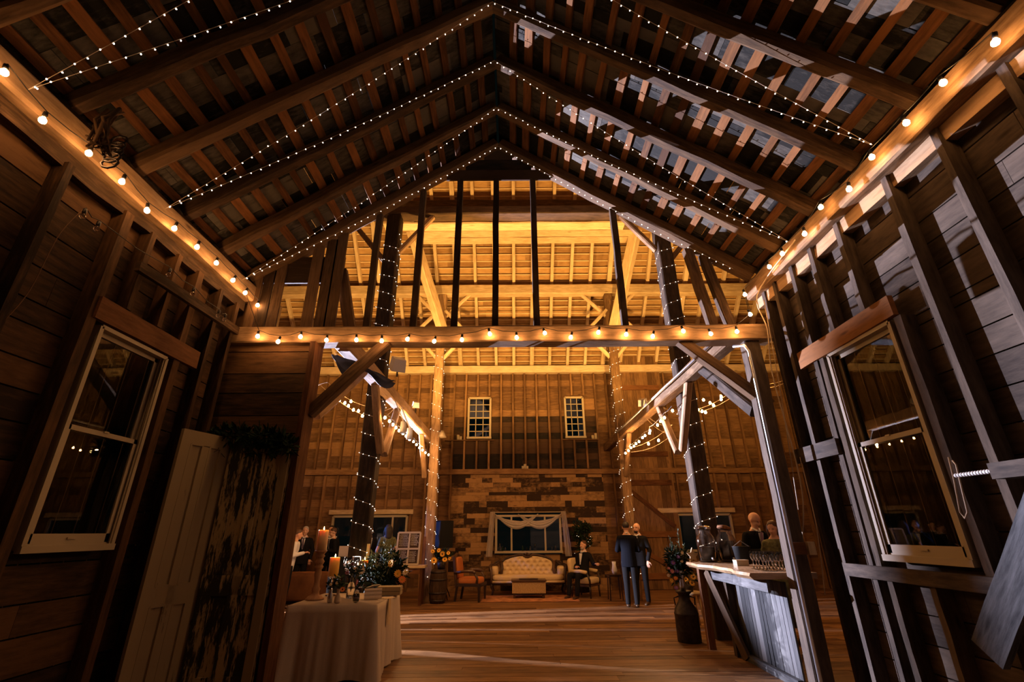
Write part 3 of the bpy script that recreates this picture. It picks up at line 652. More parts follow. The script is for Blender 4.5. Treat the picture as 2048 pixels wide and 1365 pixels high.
wrap(*P1[0], .145, .9, 7.5, .36, .125, 'fairy lights wound round the front left post', True)
wrap(*P1[1], .145, .9, 7.3, .40, .125, 'fairy lights wound round the front right post', False)
wrap(*P2[0], .12, .5, 7.2, .36, .125, 'fairy lights wound round the rear left post', True)
wrap(*P2[1], .12, .5, 7.2, .36, .125, 'fairy lights wound round the rear right post', False)

# fixtures
def lampbox(label, p, size, rz, m='white2', tiltx=0.0):
    root = thing('flood_lamp', label, 'lamp', p, rz); b = MB(); w_, d_, h_ = size
    b.prism([(-w_/2, -d_/2, -h_/2), (w_/2, -d_/2, -h_/2), (w_/2*.8, -d_/2, h_/2), (-w_/2*.8, -d_/2, h_/2)], (0, d_, 0)); b.xf(Matrix.Rotation(tiltx, 4, 'X')); b.build('housing', M[m], root)
    MB().beam((0, 0, -h_*.5), (0, 0, -h_*.5-.12), .03, .012).build('bracket', M['dark_metal'], root)
lampbox('white flood lamp box hung by the front left post', (-2.0, 7.72, 4.3), (.24, .3, .22), .5, tiltx=.5)
lampbox('small white flood lamp on the left girt', (-2.1, 9.95, 4.15), (.15, .18, .12), .3, tiltx=.4)
lampbox('boxy flood lamp on the right girt', (2.9, 9.95, 4.17), (.2, .22, .14), -.4, tiltx=.4)
sh = thing('wall_lamp', 'cream lamp shade on the rear left post', 'lamp', (-1.88, 12.55, 4.0)); MB().lathe([(.04, .1), (.12, -.08), (.115, -.08), (.035, .1)], n=14).build('lamp_shade', M['white'], sh, smooth=True); MB().beam((-.1, .0, .08), (0, 0, .1), .02, .02).build('arm', M['dark_metal'], sh)
for (q, lb) in (((-2.02, 8.6, 3.36), 'nearer'), ((-1.98, 9.0, 3.32), 'farther')):
    t = thing('can_light', '%s of the two white can lights under the left girt' % lb, 'lamp', q); MB().lathe([(.02, .12), (.055, .11), (.06, -.1), (.05, -.1), (.045, .08)], n=14).build('housing', M['white2'], t, smooth=True); MB().tube([(0, 0, .11), (-.1, 0, .3), (-.2, 0, .53)], .012, 6).build('bracket', M['white2'], t)

# pipes and cables
tag(MB().tube([(2.99, 5.42, .0), (2.99, 5.42, 3.62), (2.97, 5.46, 3.72), (2.9, 5.6, 3.76)], .02, 10).build('conduit_pipe', M['galv'], smooth=True), 'bright metal conduit running up the right corner post', 'pipe')
tag(MB().tube([(2.86, 5.9, 4.0), (2.86, 9.8, 4.02), (2.86, 12.6, 4.02)], .022, 8).build('conduit_pipe', M['galv'], smooth=True), 'metal conduit running along the right girt', 'pipe')
def cable(label, pts, r_=.006, m='cable'):
    P = [Vector(p) for p in pts]; out = []
    for i in range(len(P)-1):
        p0, p1, p2, p3 = P[max(i-1, 0)], P[i], P[i+1], P[min(i+2, len(P)-1)]
        for k in range(6):
            t = k/6; out.append(.5*((2*p1)+(p2-p0)*t+(2*p0-5*p1+4*p2-p3)*t*t+(3*p1-p0-3*p2+p3)*t**3))
    out.append(P[-1]); return tag(MB().tube(out, r_, 6).build('cable', M[m], smooth=True), label, 'cable')
cable('pale cable looping down beside the right corner post', [aX(1590, 480, 3.2), aX(1515, 590, 3.24), aX(1535, 660, 3.28), aX(1545, 750, 3.26), aX(1600, 960, 3.27), aX(1605, 1080, 3.27), aX(1600, 1180, 3.27), aX(1608, 1290, 3.27), aX(1595, 1365, 3.25)], .008)
cable('straight pale cable down the first right wall studs', [aX(1528, 600, 3.3), aX(1560, 780, 3.3), aX(1597, 1020, 3.3)], .006)
cable('thin cable on the right wall beside the blocking', [aX(1600, 915, 3.3), aX(1632, 1050, 3.3), aX(1650, 1190, 3.3)], .006)
cable('cable sweeping down the dark left wall', [aX(165, 420, XL+.03), aX(118, 470, XL+.03), aX(60, 580, XL+.03), aX(10, 640, XL+.03)], .0035, 'timber')
t = thing('outlet_box', 'beige electrical outlet box on the right corner post', 'outlet', (3.12, 5.48, 1.36)); MB().box((.11, 0, 0), (.075, .05, .13)).build('cover_plate', M['pale'], t); MB().box((-.02, .01, 0), (.14, .06, .12)).build('back_box', M['redwood'], t)
t = thing('hanging_tackle', 'bundle of old rope and iron tackle hanging from the left plate', 'tackle', (-3.3, 2.82, 4.7)); tp = MB()
for k in range(9): a = R.uniform(-.08, .08); tp.tube([(a, R.uniform(-.05, .05), .12), (a+R.uniform(-.05, .05), R.uniform(-.08, .08), -.05), (R.uniform(-.05, .05), R.uniform(-.1, .1), -.3), (R.uniform(-.07, .07), R.uniform(-.1, .1), -.22)], .012, 6)
tp.build('rope', M['timber'], t, smooth=True); tp = MB()
for k in range(5): tp.tube([(.03+.07*math.cos(a/8*6.283), .12, -.1-.06*k+.05*math.sin(a/8*6.283)) for a in range(9)], .01, 5)
tp.build('chain', M['dark_metal'], t, smooth=True)
t = thing('wall_peg', 'pale ribbed tube fixed on a wood block at the right edge', 'peg', (3.2, 3.1, 1.9)); MB().box((.03, -.12, -.005), (.16, .34, .1)).build('block', M['rightboard'], t)
pg = MB()
for k in range(14): pg.lathe([(.011, -.0), (.014, .006), (.011, .012)], c=(0, 0, 0), n=10, M=Matrix.Rotation(-math.pi/2, 3, 'X') if False else None) if False else pg.tube([(0, .05+k*.022, 0), (0, .061+k*.022, .0), (0, .072+k*.022, 0)], [.012, .016, .012], 10)
pg.build('ribbed_tube', M['white2'], t, smooth=True)
tag(MB().tube([aX(1897, 915, 3.3), aX(1908, 960, 3.28), aX(1920, 1025, 3.28), aX(1930, 1038, 3.27), aX(1935, 1025, 3.27), aX(1912, 930, 3.28), aX(1905, 922, 3.3)], .006, 6).build('wire_hook', M['cable'], smooth=True), 'loop of wire hooked on the right wall stud past the window', 'wire')
tag(MB().beam((3.27, 2.7, 2.05), (3.27, 3.75, .75), .05, .22, (0, .8, .6), seg=5, jit=.004).build('diagonal_plank', M['grey']), 'grey diagonal plank bracing the right wall past the window', 'plank')
# ================================================================ left corner: doors and garland
def panel_door(name, label, p0, p1, H, m, cols, rows, th=.04, lean=(0, 0, 0)):
    """door standing from floor point p0 to p1, height H"""
    p0, p1 = Vector(p0), Vector(p1); W = (p1-p0).length; root = thing(name, label, 'door', p0, math.atan2(p1.y-p0.y, p1.x-p0.x)); root.rotation_euler.x = lean[0]
    f = MB(); st = .12
    f.box((st/2, 0, H/2), (st, th, H)); f.box((W-st/2, 0, H/2), (st, th, H)); f.box((W/2, 0, H-.07), (W-2*st, th, .14)); f.box((W/2, 0, .12), (W-2*st, th, .24))
    for z in rows: f.box((W/2, 0, z), (W-2*st, th, .17))
    for c in cols: f.box((c*W, 0, H/2), (.09, th, H-.3))
    f.build('door_frame', M[m], root); pn = MB(); pn.box((W/2, .004, H/2), (W-2*st+.02, th*.35, H-.2))
    zs = [.24]+[z for r_ in rows for z in (r_-.085, r_+.085)]+[H-.14]; xs = [st]+[x for c in cols for x in (c*W-.045, c*W+.045)]+[W-st]
    for i in range(0, len(zs)-1, 2):
        for j in range(0, len(xs)-1, 2):
            x0, x1, z0, z1 = xs[j], xs[j+1], zs[i], zs[i+1]
            for (a, b_) in (((x0, z0), (x1, z0)), ((x0, z1), (x1, z1)), ((x0, z0), (x0, z1)), ((x1, z0), (x1, z1))):
                pn.beam((a[0], -th*.32, a[1]), (b_[0], -th*.32, b_[1]), .02, .02)
    pn.build('door_panel', M[m], root); return root
panel_door('old_door', 'worn cream panelled door leaning in the left corner', (XL+.12, 4.86, 0), (XL+.3, 5.44, 0), 2.58, 'whitedoor', (.5,), (1.0,))
panel_door('old_door', 'wide dark door with peeling paint leaning under the garland', (XL+.34, 5.42, 0), (-2.56, 5.50, 0), 2.56, 'peeldoor', (.5,), (1.05,), th=.05)
tag(MB().beam((-2.62, 5.47, 0), (-2.62, 5.47, 2.5), .09, .035, (0, 1, 0), seg=6, jit=.002).build('trim_board', M['whitedoor']), 'narrow worn board standing between the peeling door and the jamb', 'board')
M['leafdark'] = plain('dark_leaves', (.012, .026, .011), .65, noise_=.5, scale=9, spec=.12)
M['leaf'] = plain('green_leaves', (.035, .08, .02), .55, noise_=.5, scale=9)
M['leafpale'] = plain('sage_leaves', (.16, .20, .11), .6, noise_=.4, scale=9)
M['stem'] = plain('stems', (.05, .06, .02), .6)
def leaf(mb, p, d, L, W, up=None):
    d = Vector(d).normalized(); up = Vector(up) if up else Vector((R.uniform(-1, 1), R.uniform(-1, 1), R.uniform(-1, 1))); s = d.cross(up)
    if s.length < .01: s = d.orthogonal()
    s.normalize(); n = s.cross(d); p = Vector(p); b = len(mb.v); r = R.random()
    mb.v += [p, p+d*L*.35+s*W/2+n*L*.04, p+d*L*.75+s*W*.36, p+d*L-n*L*.08, p+d*L*.75-s*W*.36, p+d*L*.35-s*W/2+n*L*.04, p+d*L*.5-n*L*.03]
    for a, c in ((1, 2), (2, 3), (3, 4), (4, 5)): mb.face((b+a, b+c, b+6), [(0, 0), (1, 0), (1, 1)], r)
    mb.face((b, b+1, b+6), [(0, 0), (1, 0), (1, 1)], r); mb.face((b+5, b, b+6), [(0, 0), (1, 0), (1, 1)], r)
def foliage(mb, c, rx, ry, rz, n, L=.06, W=.025, stem_=None):
    for i in range(n):
        a, z = R.uniform(0, 6.283), R.uniform(-1, 1); q = math.sqrt(1-z*z)*R.uniform(.3, 1) ; d = Vector((math.cos(a)*q, math.sin(a)*q, z*R.uniform(.5, 1)))
        leaf(mb, Vector(c)+Vector((d.x*rx, d.y*ry, d.z*rz)), d+Vector((R.uniform(-.6, .6), R.uniform(-.6, .6), R.uniform(-.4, .6))), L*R.uniform(.6, 1.3), W*R.uniform(.6, 1.2))
gar = thing('leaf_garland', 'dark leafy garland laid over the tops of the leaning doors', 'garland', (-3.15, 5.38, 2.55)); g = MB(); st = MB()
path = [(-.38, .0, -.32), (-.33, -.02, .02), (-.1, -.02, .06), (.2, .0, .04), (.45, 0, .0), (.62, 0, -.1)]
for a, b_ in zip(path, path[1:]):
    for t in range(6): foliage(g, Vector(a).lerp(Vector(b_), t/6), .09, .07, .09, 26, .10, .035)
for k in range(5): foliage(g, (-.36+R.uniform(-.06, .06), -.02, -.15-.07*k), .07, .05, .06, 18, .11, .035)
for k in range(8): a = R.uniform(-.3, .5); foliage(g, (a, -.03, -.08), .05, .04, .09, 10, .11, .03)
g.build('leaves', M['leafdark'], gar); MB().tube(path, .008, 6).build('stem', M['stem'], gar)

# ================================================================ candle table
TB = (-2.66, -1.60, 6.24, 7.42, .755)
def cloth(name, x0, x1, y0, y1, zt, m, flare=.1, folds=22, z0=.01, amp=.03, seed=1):
    rr = random.Random(seed); b = MB(); cx_, cy_ = (x0+x1)/2, (y0+y1)/2; per = []; N = 160; hx, hy = (x1-x0)/2, (y1-y0)/2; rc = .05
    for i in range(N):
        t = i/N*4; k = int(t); f = t-k; P_ = [(-hx, -hy), (hx, -hy), (hx, hy), (-hx, hy)]; a, c = P_[k], P_[(k+1) % 4]; per.append((a[0]+(c[0]-a[0])*f, a[1]+(c[1]-a[1])*f))
    ph = [rr.uniform(0, 6.28) for _ in range(4)]; lv = 10; base = len(b.v)
    for l in range(lv+1):
        s = l/lv; z = zt+.004 if l == 0 else zt-(zt-z0)*(s**1.0)
        for i, (px, py) in enumerate(per):
            nx, ny = px/hx, py/hy; corner = (abs(nx)*abs(ny))**4; n_ = Vector((nx if abs(nx) > .98 else 0, ny if abs(ny) > .98 else 0, 0)); n_ = n_.normalized() if n_.length else Vector((0, 0, 0))
            a = i/N*6.283; wv = (math.sin(a*folds/2+ph[0])+.6*math.sin(a*folds*.83+ph[1])+.4*math.sin(a*folds*1.7+ph[2]))*amp*min(1, s*1.6)
            off = flare*s*(.35+1.0*corner)+wv*(1-.5*corner) if l else 0
            b.v.append(Vector((cx_+px+n_.x*off, cy_+py+n_.y*off, z-(0 if l else 0)+(.02*math.sin(a*5+ph[3]) if l == lv else 0))))
    for l in range(lv):
        for i in range(N):
            j = (i+1) % N; b.face((base+l*N+i, base+(l+1)*N+i, base+(l+1)*N+j, base+l*N+j), [(0, 0), (0, 1), (1, 1), (1, 0)], .5)
    b.face(tuple(base+i for i in range(N)), [(0, 0)]*N, .5); return b.build(name, M[m], smooth=True)
tb = thing('side_table', 'cloth covered table with candles and vases at the opening', 'table', ((TB[0]+TB[1])/2, (TB[2]+TB[3])/2, 0)); hx, hy = .5, .56
MB().box((0, 0, .735), (1.04, 1.16, .03)).build('table_top', M['pale'], tb)
for sx in (-1, 1):
    for sy in (-1, 1): MB().beam((sx*.44, sy*.5, 0), (sx*.44, sy*.5, .72), .05, .05, (0, 1, 0)).build('leg', M['pale'], tb)
tag(cloth('tablecloth', TB[0], TB[1], TB[2], TB[3], TB[4], 'linen', flare=.09, amp=.018, folds=26), 'pale linen tablecloth falling to the floor under the candles', 'tablecloth')
ZT = .762
M['wax'] = plain('ivory_wax', (.80, .62, .36), .5); M['waxy'] = plain('yellow_wax', (.85, .55, .12), .5)
for k in ('wax', 'waxy'):
    b = M[k].node_tree.nodes['Principled BSDF']; b.inputs['Subsurface Weight'].default_value = .8; b.inputs['Subsurface Radius'].default_value = (1, .5, .2); b.inputs['Subsurface Scale'].default_value = .06
def candle(label, p, r_, h, m='wax', power=.5):
    t = thing('pillar_candle', label, 'candle', p); MB().lathe([(r_, 0), (r_, h-.006), (r_*.93, h), (r_*.75, h-.003), (r_*.55, h-.014), (.001, h-.016)], n=28).build('wax', M[m], t, smooth=True)
    MB().tube([(0, 0, h-.016), (0, .002, h+.008)], .0015, 5).build('wick', M['black'], t); MB().lathe([(.001, h), (.006, h+.006), (.0075, h+.014), (.005, h+.026), (.001, h+.042)], n=10).build('flame', M['flame'], t, smooth=True)
    l = light('candle_light', 'POINT', (p[0], p[1], p[2]+h+.05), (p[0], p[1], 0), power, (1, .55, .2), shadow_soft_size=.01); return t
def at(u, v, z): p = aZ(u, v, z); return (p.x, p.y, z)
p = at(629, 1200, ZT)
t = thing('candlestick', 'tall turned wooden candlestick at the left of the table', 'candlestick', p)
MB().lathe([(.115, 0), (.115, .012), (.10, .022), (.085, .04), (.05, .055), (.045, .09), (.055, .12), (.038, .15), (.032, .2), (.04, .26), (.046, .30), (.036, .345), (.05, .36), (.056, .38), (.04, .40), (.05, .415), (.062, .44), (.042, .47), (.048, .49), (.06, .505), (.045, .525), (.055, .54), (.075, .56), (.078, .575), (.001, .575)], n=28).build('turned_stem', wood('turned_wood', (.20, .10, .05), (.42, .24, .13), grain=6, knots=False), t, smooth=True)
candle('lit amber candle standing on the tall wooden candlestick', (p[0], p[1], p[2]+.576), .066, .25, 'wax')
p = at(661, 1192, ZT); t = thing('glass_candle_stand', 'clear glass stand under the yellow candle', 'candle holder', p); MB().lathe([(.07, 0), (.07, .008), (.02, .02), (.014, .1), (.016, .2), (.06, .225), (.062, .235), (.001, .235)], n=20).build('glass_stem', M['clear'], t, smooth=True)
candle('lit squat yellow candle right of the wooden candlestick', (p[0], p[1], p[2]+.237), .068, .235, 'waxy')
p = at(717, 1176, ZT); t = thing('glass_candle_stand', 'ribbed glass stand under the tallest rear candle', 'candle holder', (p[0], p[1]+.2, p[2])); MB().lathe([(.06, 0), (.06, .01), (.018, .03), (.03, .08), (.018, .13), (.03, .2), (.018, .27), (.03, .34), (.05, .38), (.055, .395), (.001, .395)], n=20).build('glass_stem', M['clear'], t, smooth=True)
candle('lit tall ivory candle at the back of the table', (p[0], p[1]+.2, p[2]+.397), .058, .22, 'wax')
t = thing('glass_candle_stand', 'ribbed glass stand in front of the rear candle', 'candle holder', (p[0]+.06, p[1]-.02, p[2])); MB().lathe([(.055, 0), (.055, .01), (.018, .03), (.028, .08), (.018, .13), (.028, .18), (.045, .22), (.05, .235), (.001, .235)], n=20).build('glass_stem', M['clear'], t, smooth=True)
candle('lit short yellow candle in front of the tall ivory one', (p[0]+.06, p[1]-.02, p[2]+.237), .055, .15, 'waxy')
M['petalw'] = plain('cream_petals', (.75, .62, .42), .6); M['petaly'] = plain('golden_petals', (.78, .42, .05), .6); M['petalp'] = plain('pink_petals', (.62, .22, .26), .6)
M['petalv'] = plain('violet_petals', (.30, .12, .50), .6); M['petalo'] = plain('orange_petals', (.80, .25, .05), .6); M['petalr'] = plain('dark_red_petals', (.22, .02, .02), .6)
def flower(parent, p, r_, m, d=None, centre='seed', n=12):
    d = Vector(d) if d else Vector((R.uniform(-.5, .5), -1, R.uniform(0, .8))); d.normalize(); q = Vector((0, 0, 1)).rotation_difference(d).to_matrix(); p = Vector(p); mb = MB()
    for i in range(n):
        a = 6.283*i/n; e = q @ Vector((math.cos(a), math.sin(a), .18)); leaf(mb, p+e*r_*.2, e, r_*.9, r_*.42, up=d)
    for i in range(n): a = 6.283*(i+.5)/n; e = q @ Vector((math.cos(a), math.sin(a), .45)); leaf(mb, p+e*r_*.15, e, r_*.65, r_*.35, up=d)
    f = mb.build('flower', M[m], parent); MB().ball(p+d*r_*.08, r_*.3, r_*.3, r_*.3, 8, 6).build('flower_centre', M[centre], f, smooth=True); return f
M['seed'] = plain('seed_head', (.045, .022, .01), .9); M['yolk'] = plain('yellow_centre', (.6, .4, .05), .8)
def bouquet(name, label, p, vase, vm, stems, cz, spread, hgt, nleaf, mleaf, flowers, leafL=.06, loops=None):
    t = thing(name, label, 'flowers' if 'flower' in label or 'bouquet' in label else 'vase', p)
    if vase: MB().lathe(vase, n=20).build('vase', M[vm], t, smooth=True)
    sm = MB(); lf = MB()
    for i in range(stems):
        a = R.uniform(0, 6.283); q = R.uniform(.3, 1)*spread; top = Vector((math.cos(a)*q, math.sin(a)*q*.7, cz+R.uniform(.4, 1)*hgt)); sm.tube([(0, 0, cz*.3), (top.x*.3, top.y*.3, cz+.02), top], .0025, 5)
        for k in range(max(1, nleaf//stems)): u_ = R.uniform(.35, 1); pp = Vector((top.x*u_, top.y*u_, cz+(top.z-cz)*u_)); leaf(lf, pp+Vector((R.uniform(-.02, .02), R.uniform(-.02, .02), R.uniform(-.02, .02))), (R.uniform(-1, 1), R.uniform(-1, 1), R.uniform(-.3, 1)), leafL*R.uniform(.6, 1.3), leafL*.4)
    sm.build('stems', M['stem'], t); lf.build('leaves', M[mleaf], t)
    for (fx, fy, fz, fr, fm, fc) in flowers: flower(t, (fx, fy, fz), fr, fm, centre=fc)
    return t
V1 = [(.025, 0), (.03, .01), (.034, .06), (.02, .11), (.018, .13), (.021, .14), (.017, .14), (.015, .12)]
p = at(659, 1206, ZT); bouquet('bud_vase', 'silver bud vase with greenery on the front of the table', p, V1, 'metal', 6, .14, .06, .12, 60, 'leafdark', [(.0, -.04, .2, .02, 'petalw', 'yolk')], .05)
p = at(674, 1207, ZT); bouquet('bud_vase', 'cream bud vase with an orange bloom beside the silver one', p, [(.03, 0), (.04, .02), (.036, .06), (.018, .1), (.018, .13), (.024, .15), (.02, .15)], 'linen', 6, .15, .07, .14, 80, 'leaf', [(.06, -.04, .15, .03, 'petalo', 'seed'), (-.02, -.03, .22, .02, 'petalw', 'yolk'), (.03, -.02, .26, .018, 'petalr', 'seed')], .05)
p = at(700, 1197, ZT); bouquet('glass_vase', 'tall clear cut-glass vase with mixed flowers mid table', p, [(.05, 0), (.055, .01), (.05, .12), (.062, .24), (.058, .24), (.046, .12), (.046, .015), (.001, .015)], 'clear', 10, .22, .14, .2, 120, 'leafdark', [(.05, -.06, .34, .034, 'petalw', 'yolk'), (-.06, -.05, .3, .026, 'petalp', 'seed'), (.1, -.02, .42, .03, 'petalw', 'seed'), (.0, -.05, .4, .022, 'petalr', 'seed')], .06)
p = at(700, 1186, ZT); t = thing('hurricane_glass', 'big round glass bowl wound with twinkle lights behind the vases', 'glass', (p[0]-.05, p[1]+.12, p[2])); MB().lathe([(.05, 0), (.055, .01), (.02, .04), (.02, .22), (.09, .28), (.13, .36), (.12, .46), (.115, .46), (.12, .36), (.085, .29), (.001, .24)], n=24).build('glass_bowl', M['clear'], t, smooth=True)
for i in range(22): a = i*.9; mobj('fairy_bulb', FAIRY_ME, t, (.1*math.cos(a), .1*math.sin(a), .29+i*.007))
p = at(711, 1207, ZT); t = thing('wine_tumbler', 'stemless glass half full of dark wine on the table', 'glass', p); MB().lathe([(.025, 0), (.036, .02), (.042, .05), (.036, .1), (.034, .1), (.04, .05), (.034, .022), (.001, .008)], n=24).build('glass', M['clear'], t, smooth=True); MB().lathe([(.001, .0085), (.033, .022), (.038, .045), (.0385, .052), (.001, .052)], n=24).build('wine', plain('red_wine', (.05, .004, .006), .05), t, smooth=True)
p = at(745, 1198, ZT); t = thing('lace_basket', 'small dark basket draped with lace and folded programs', 'basket', p, .3); MB().prism([(-.07, -.06, 0), (.07, -.06, 0), (.09, -.06, .11), (-.09, -.06, .11)], (0, .12, 0)).build('basket', M['walnut'], t)
lc = MB(); 
for i in range(8):
    for j in range(6): lc.quad((-.11+i*.027, -.065-.012*(j % 2)-.01*j, .125-j*.02), (-.083+i*.027, -.065-.012*(j % 2)-.01*j, .125-j*.02), (-.083+i*.027, -.065-.012*((j+1) % 2)-.01*(j+1), .105-j*.02), (-.11+i*.027, -.065-.012*((j+1) % 2)-.01*(j+1), .105-j*.02), .5)
lc.build('lace', M['linen'], t); cd = MB()
for k in range(5): cd.box((-.04+.02*k, .0, .13+.006*k), (.09, .07, .004), rz=.2*k-.3)
cd.build('cards', M['white'], t)
p = at(775, 1190, ZT); t = thing('wooden_crate', 'low whitewashed wooden box at the back of the table', 'box', (p[0]+.03, p[1]-.02, p[2]), .05); b = MB()
for zz in (.025, .075): b.box((0, -.1, zz), (.3, .015, .044)); b.box((0, .1, zz), (.3, .015, .044)); b.box((-.15, 0, zz), (.015, .2, .044)); b.box((.15, 0, zz), (.015, .2, .044))
b.box((0, 0, .008), (.3, .2, .012)); b.box((0, 0, .1), (.31, .215, .008)); b.build('crate_slats', M['whitedoor'], t)
tag(MB().beam((-1.66, 6.75, .764), (-1.58, 6.9, .764), .12, .002).beam((-1.575, 6.75, .764), (-1.56, 6.72, .48), .12, .003, (1, 0, 0)).build('ribbon', M['pale']), 'pale ribbon end hanging over the right edge of the tablecloth', 'ribbon')
# big greenery arrangement behind the table
t = thing('urn_arrangement', 'large dark green arrangement with cream flowers behind the table', 'flowers', (-1.97, 7.98, 0)); MB().lathe([(.16, 0), (.18, .02), (.1, .08), (.08, .2), (.2, .4), (.24, .6), (.22, .6), (.1, .4), (.001, .35)], n=20).build('urn', M['dark_metal'], t, smooth=True)
g = MB()
for k in range(26): a = R.uniform(0, 6.28); q = R.uniform(0, .3); foliage(g, (math.cos(a)*q, math.sin(a)*q, .6+R.uniform(0, .55)), .12, .12, .14, 46, .11, .035)
g.build('leaves', M['leafdark'], t); g = MB()
for k in range(6): foliage(g, (R.uniform(-.2, .1), -.1, 1.0+.07*k), .06, .05, .07, 22, .08, .03)
g.build('leaves', M['leafpale'], t)
for (fx, fz, m_) in ((-.28, 1.02, 'petalw'), (-.36, .86, 'petalp'), (.26, .98, 'petaly'), (.33, .9, 'petalo'), (.3, .78, 'petaly'), (.38, 1.0, 'petalw'), (-.32, .72, 'petalw'), (-.2, .62, 'petalw'), (.15, 1.12, 'petaly')): flower(t, (fx, -.28, fz), .055, m_, centre='yolk')

# ================================================================ hall furnishings
# chalk sign on an old window frame and its table
t = thing('console_table', 'reddish wooden table carrying the window frame sign', 'table', (-2.42, 12.2, 0)); MB().box((0, 0, .8), (.74, .4, .05)).build('table_top', M['pale'], t); MB().box((0, -.16, .71), (.62, .03, .12)).build('apron', M['redwood'], t)
for sx in (-1, 1):
    for sy in (-1, 1): MB().beam((sx*.29, sy*.15, 0), (sx*.29, sy*.15, .77), .06, .06, (0, 1, 0)).build('leg', M['redwood'], t)
t = thing('window_sign', 'four pane window frame lettered in white, leaning on the table', 'sign', (-2.5, 12.1, .83), -.05); t.rotation_euler.x = -.14; f = MB()
W_, H_ = .54, .70
for (a, b_) in (((0, 0), (W_, 0)), ((0, H_), (W_, H_)), ((0, 0), (0, H_)), ((W_, 0), (W_, H_)), ((0, H_*.48), (W_, H_*.48)), ((W_*.52, 0), (W_*.52, H_))): f.beam((a[0]-W_/2, 0, a[1]+.02), (b_[0]-W_/2, 0, b_[1]+.02), .035, .04 if a[1] in (0, H_) or a[0] in (0, W_) else .02, (0, 0, 1) if a[1] == b_[1] else (1, 0, 0))
f.build('window_frame', M['white'], t); MB().box((0, .01, H_/2+.02), (W_-.03, .006, H_-.03)).build('pane', plain('smoky_pane', (.05, .03, .02), .25), t); lt = MB()
for (c0, c1, z0, z1, big) in ((-.235, -.01, .40, .68, 0), (.04, .235, .42, .68, 1), (-.235, -.01, .06, .32, 0), (.03, .2, .06, .3, 0)):
    z = z1
    while z > z0:
        x = c0+R.uniform(0, .02); e = c1-R.uniform(0, .05)
        while x < e: wl_ = R.uniform(.012, .035); lt.beam((x, -.002, z), (x+wl_, -.002, z+R.uniform(-.003, .003)), .002, .0065 if big else .004); x += wl_+.009
        z -= .024 if big else .02
lt.build('lettering', M['white2'], t)
t = thing('easel_frame', 'brown wooden post prop standing behind the window sign', 'easel', (-2.16, 12.35, 0)); MB().beam((0, 0, 0), (.0, .06, 1.45), .07, .03, (0, 1, 0)).build('easel_leg', M['redwood'], t)
# barrel with sunflowers
t = thing('wooden_barrel', 'old wooden barrel under the sunflowers', 'barrel', (-1.78, 12.45, 0)); MB().lathe([(.17, 0), (.2, .12), (.215, .35), (.2, .58), (.17, .72), (.155, .72), (.155, .7), (.001, .7)], n=24).build('staves', M['timber'], t, smooth=True)
for z, rr_ in ((.06, .188), (.22, .212), (.5, .212), (.66, .188)): MB().lathe([(rr_, z-.02), (rr_+.004, z-.018), (rr_+.004, z+.018), (rr_, z+.02)], n=24).build('hoop', M['dark_metal'], t, smooth=True)
t = bouquet('sunflower_bouquet', 'sunflower bouquet standing on the barrel', (-1.72, 12.42, .72), [(.08, 0), (.1, .1), (.09, .18), (.08, .18), (.07, .02), (.001, .02)], 'dark_metal', 16, .18, .26, .26, 260, 'leafdark', [], .09)
for (fx, fz, r_) in ((-.16, .2, .075), (.04, .34, .065), (.1, .22, .06), (-.05, .42, .05), (.18, .36, .045), (-.2, .4, .05), (.22, .24, .04)): flower(t, (fx, -.18, fz), r_, 'petaly', n=14)
# loudspeaker on a stand
t = thing('loudspeaker', 'tall black loudspeaker on a stand by the patchwork wall', 'speaker', (-1.80, 13.2, 0), rad(-58)); MB().box((0, 0, 1.5), (.38, .36, .66)).build('cabinet', M['black'], t); MB().box((0, -.185, 1.5), (.34, .01, .6)).build('grille', plain('speaker_mesh', (.05, .05, .055), .8, spec=.2, bump=.4, scale=300), t); MB().tube([(0, 0, .3), (0, 0, 1.18)], .018, 8).build('pole', M['black'], t)
for k in range(3): a = k*2.09; MB().tube([(0, 0, .55), (.38*math.cos(a), .38*math.sin(a), .01)], .012, 6).build('leg', M['black'], t)
M['cream'] = plain('cream_upholstery', (.66, .50, .28), .75, noise_=.08, scale=60, bump=.1); M['orange'] = plain('rust_velvet', (.50, .16, .04), .85)
# orange armchair facing right
t = thing('carved_armchair', 'dark carved armchair with rust orange upholstery', 'armchair', (-1.02, 12.85, 0), rad(-12))   # seat front looks to +X
f = MB(); f.beam((-.3, -.27, .3), (-.38, -.27, .98), .05, .06, (0, 1, 0)); f.beam((-.3, .27, .3), (-.38, .27, .98), .05, .06, (0, 1, 0)); f.tube([(-.38, -.28, .96), (-.4, 0, 1.03), (-.38, .28, .96)], .035, 8); f.beam((-.3, -.28, .36), (.3, -.28, .36), .05, .07); f.beam((-.3, .28, .36), (.3, .28, .36), .05, .07); f.beam((.3, -.28, .36), (.3, .28, .36), .05, .07); f.build('frame', M['walnut'], t)
for sy in (-1, 1):
    MB().tube([(-.34, sy*.29, .62), (-.1, sy*.3, .66), (.12, sy*.31, .66), (.2, sy*.31, .62)], [.03, .035, .045, .035], 8).tube([(.16, sy*.31, .64), (.24, sy*.3, .5), (.22, sy*.3, .4)], .03, 8).build('armrest', M['walnut'], t, smooth=True)
    MB().beam((.28, sy*.27, 0), (.28, sy*.27, .34), .045, .045, (0, 1, 0), taper=1.3).build('leg', M['walnut'], t); MB().beam((-.33, sy*.25, 0), (-.28, sy*.25, .34), .045, .045, (0, 1, 0)).build('leg', M['walnut'], t)
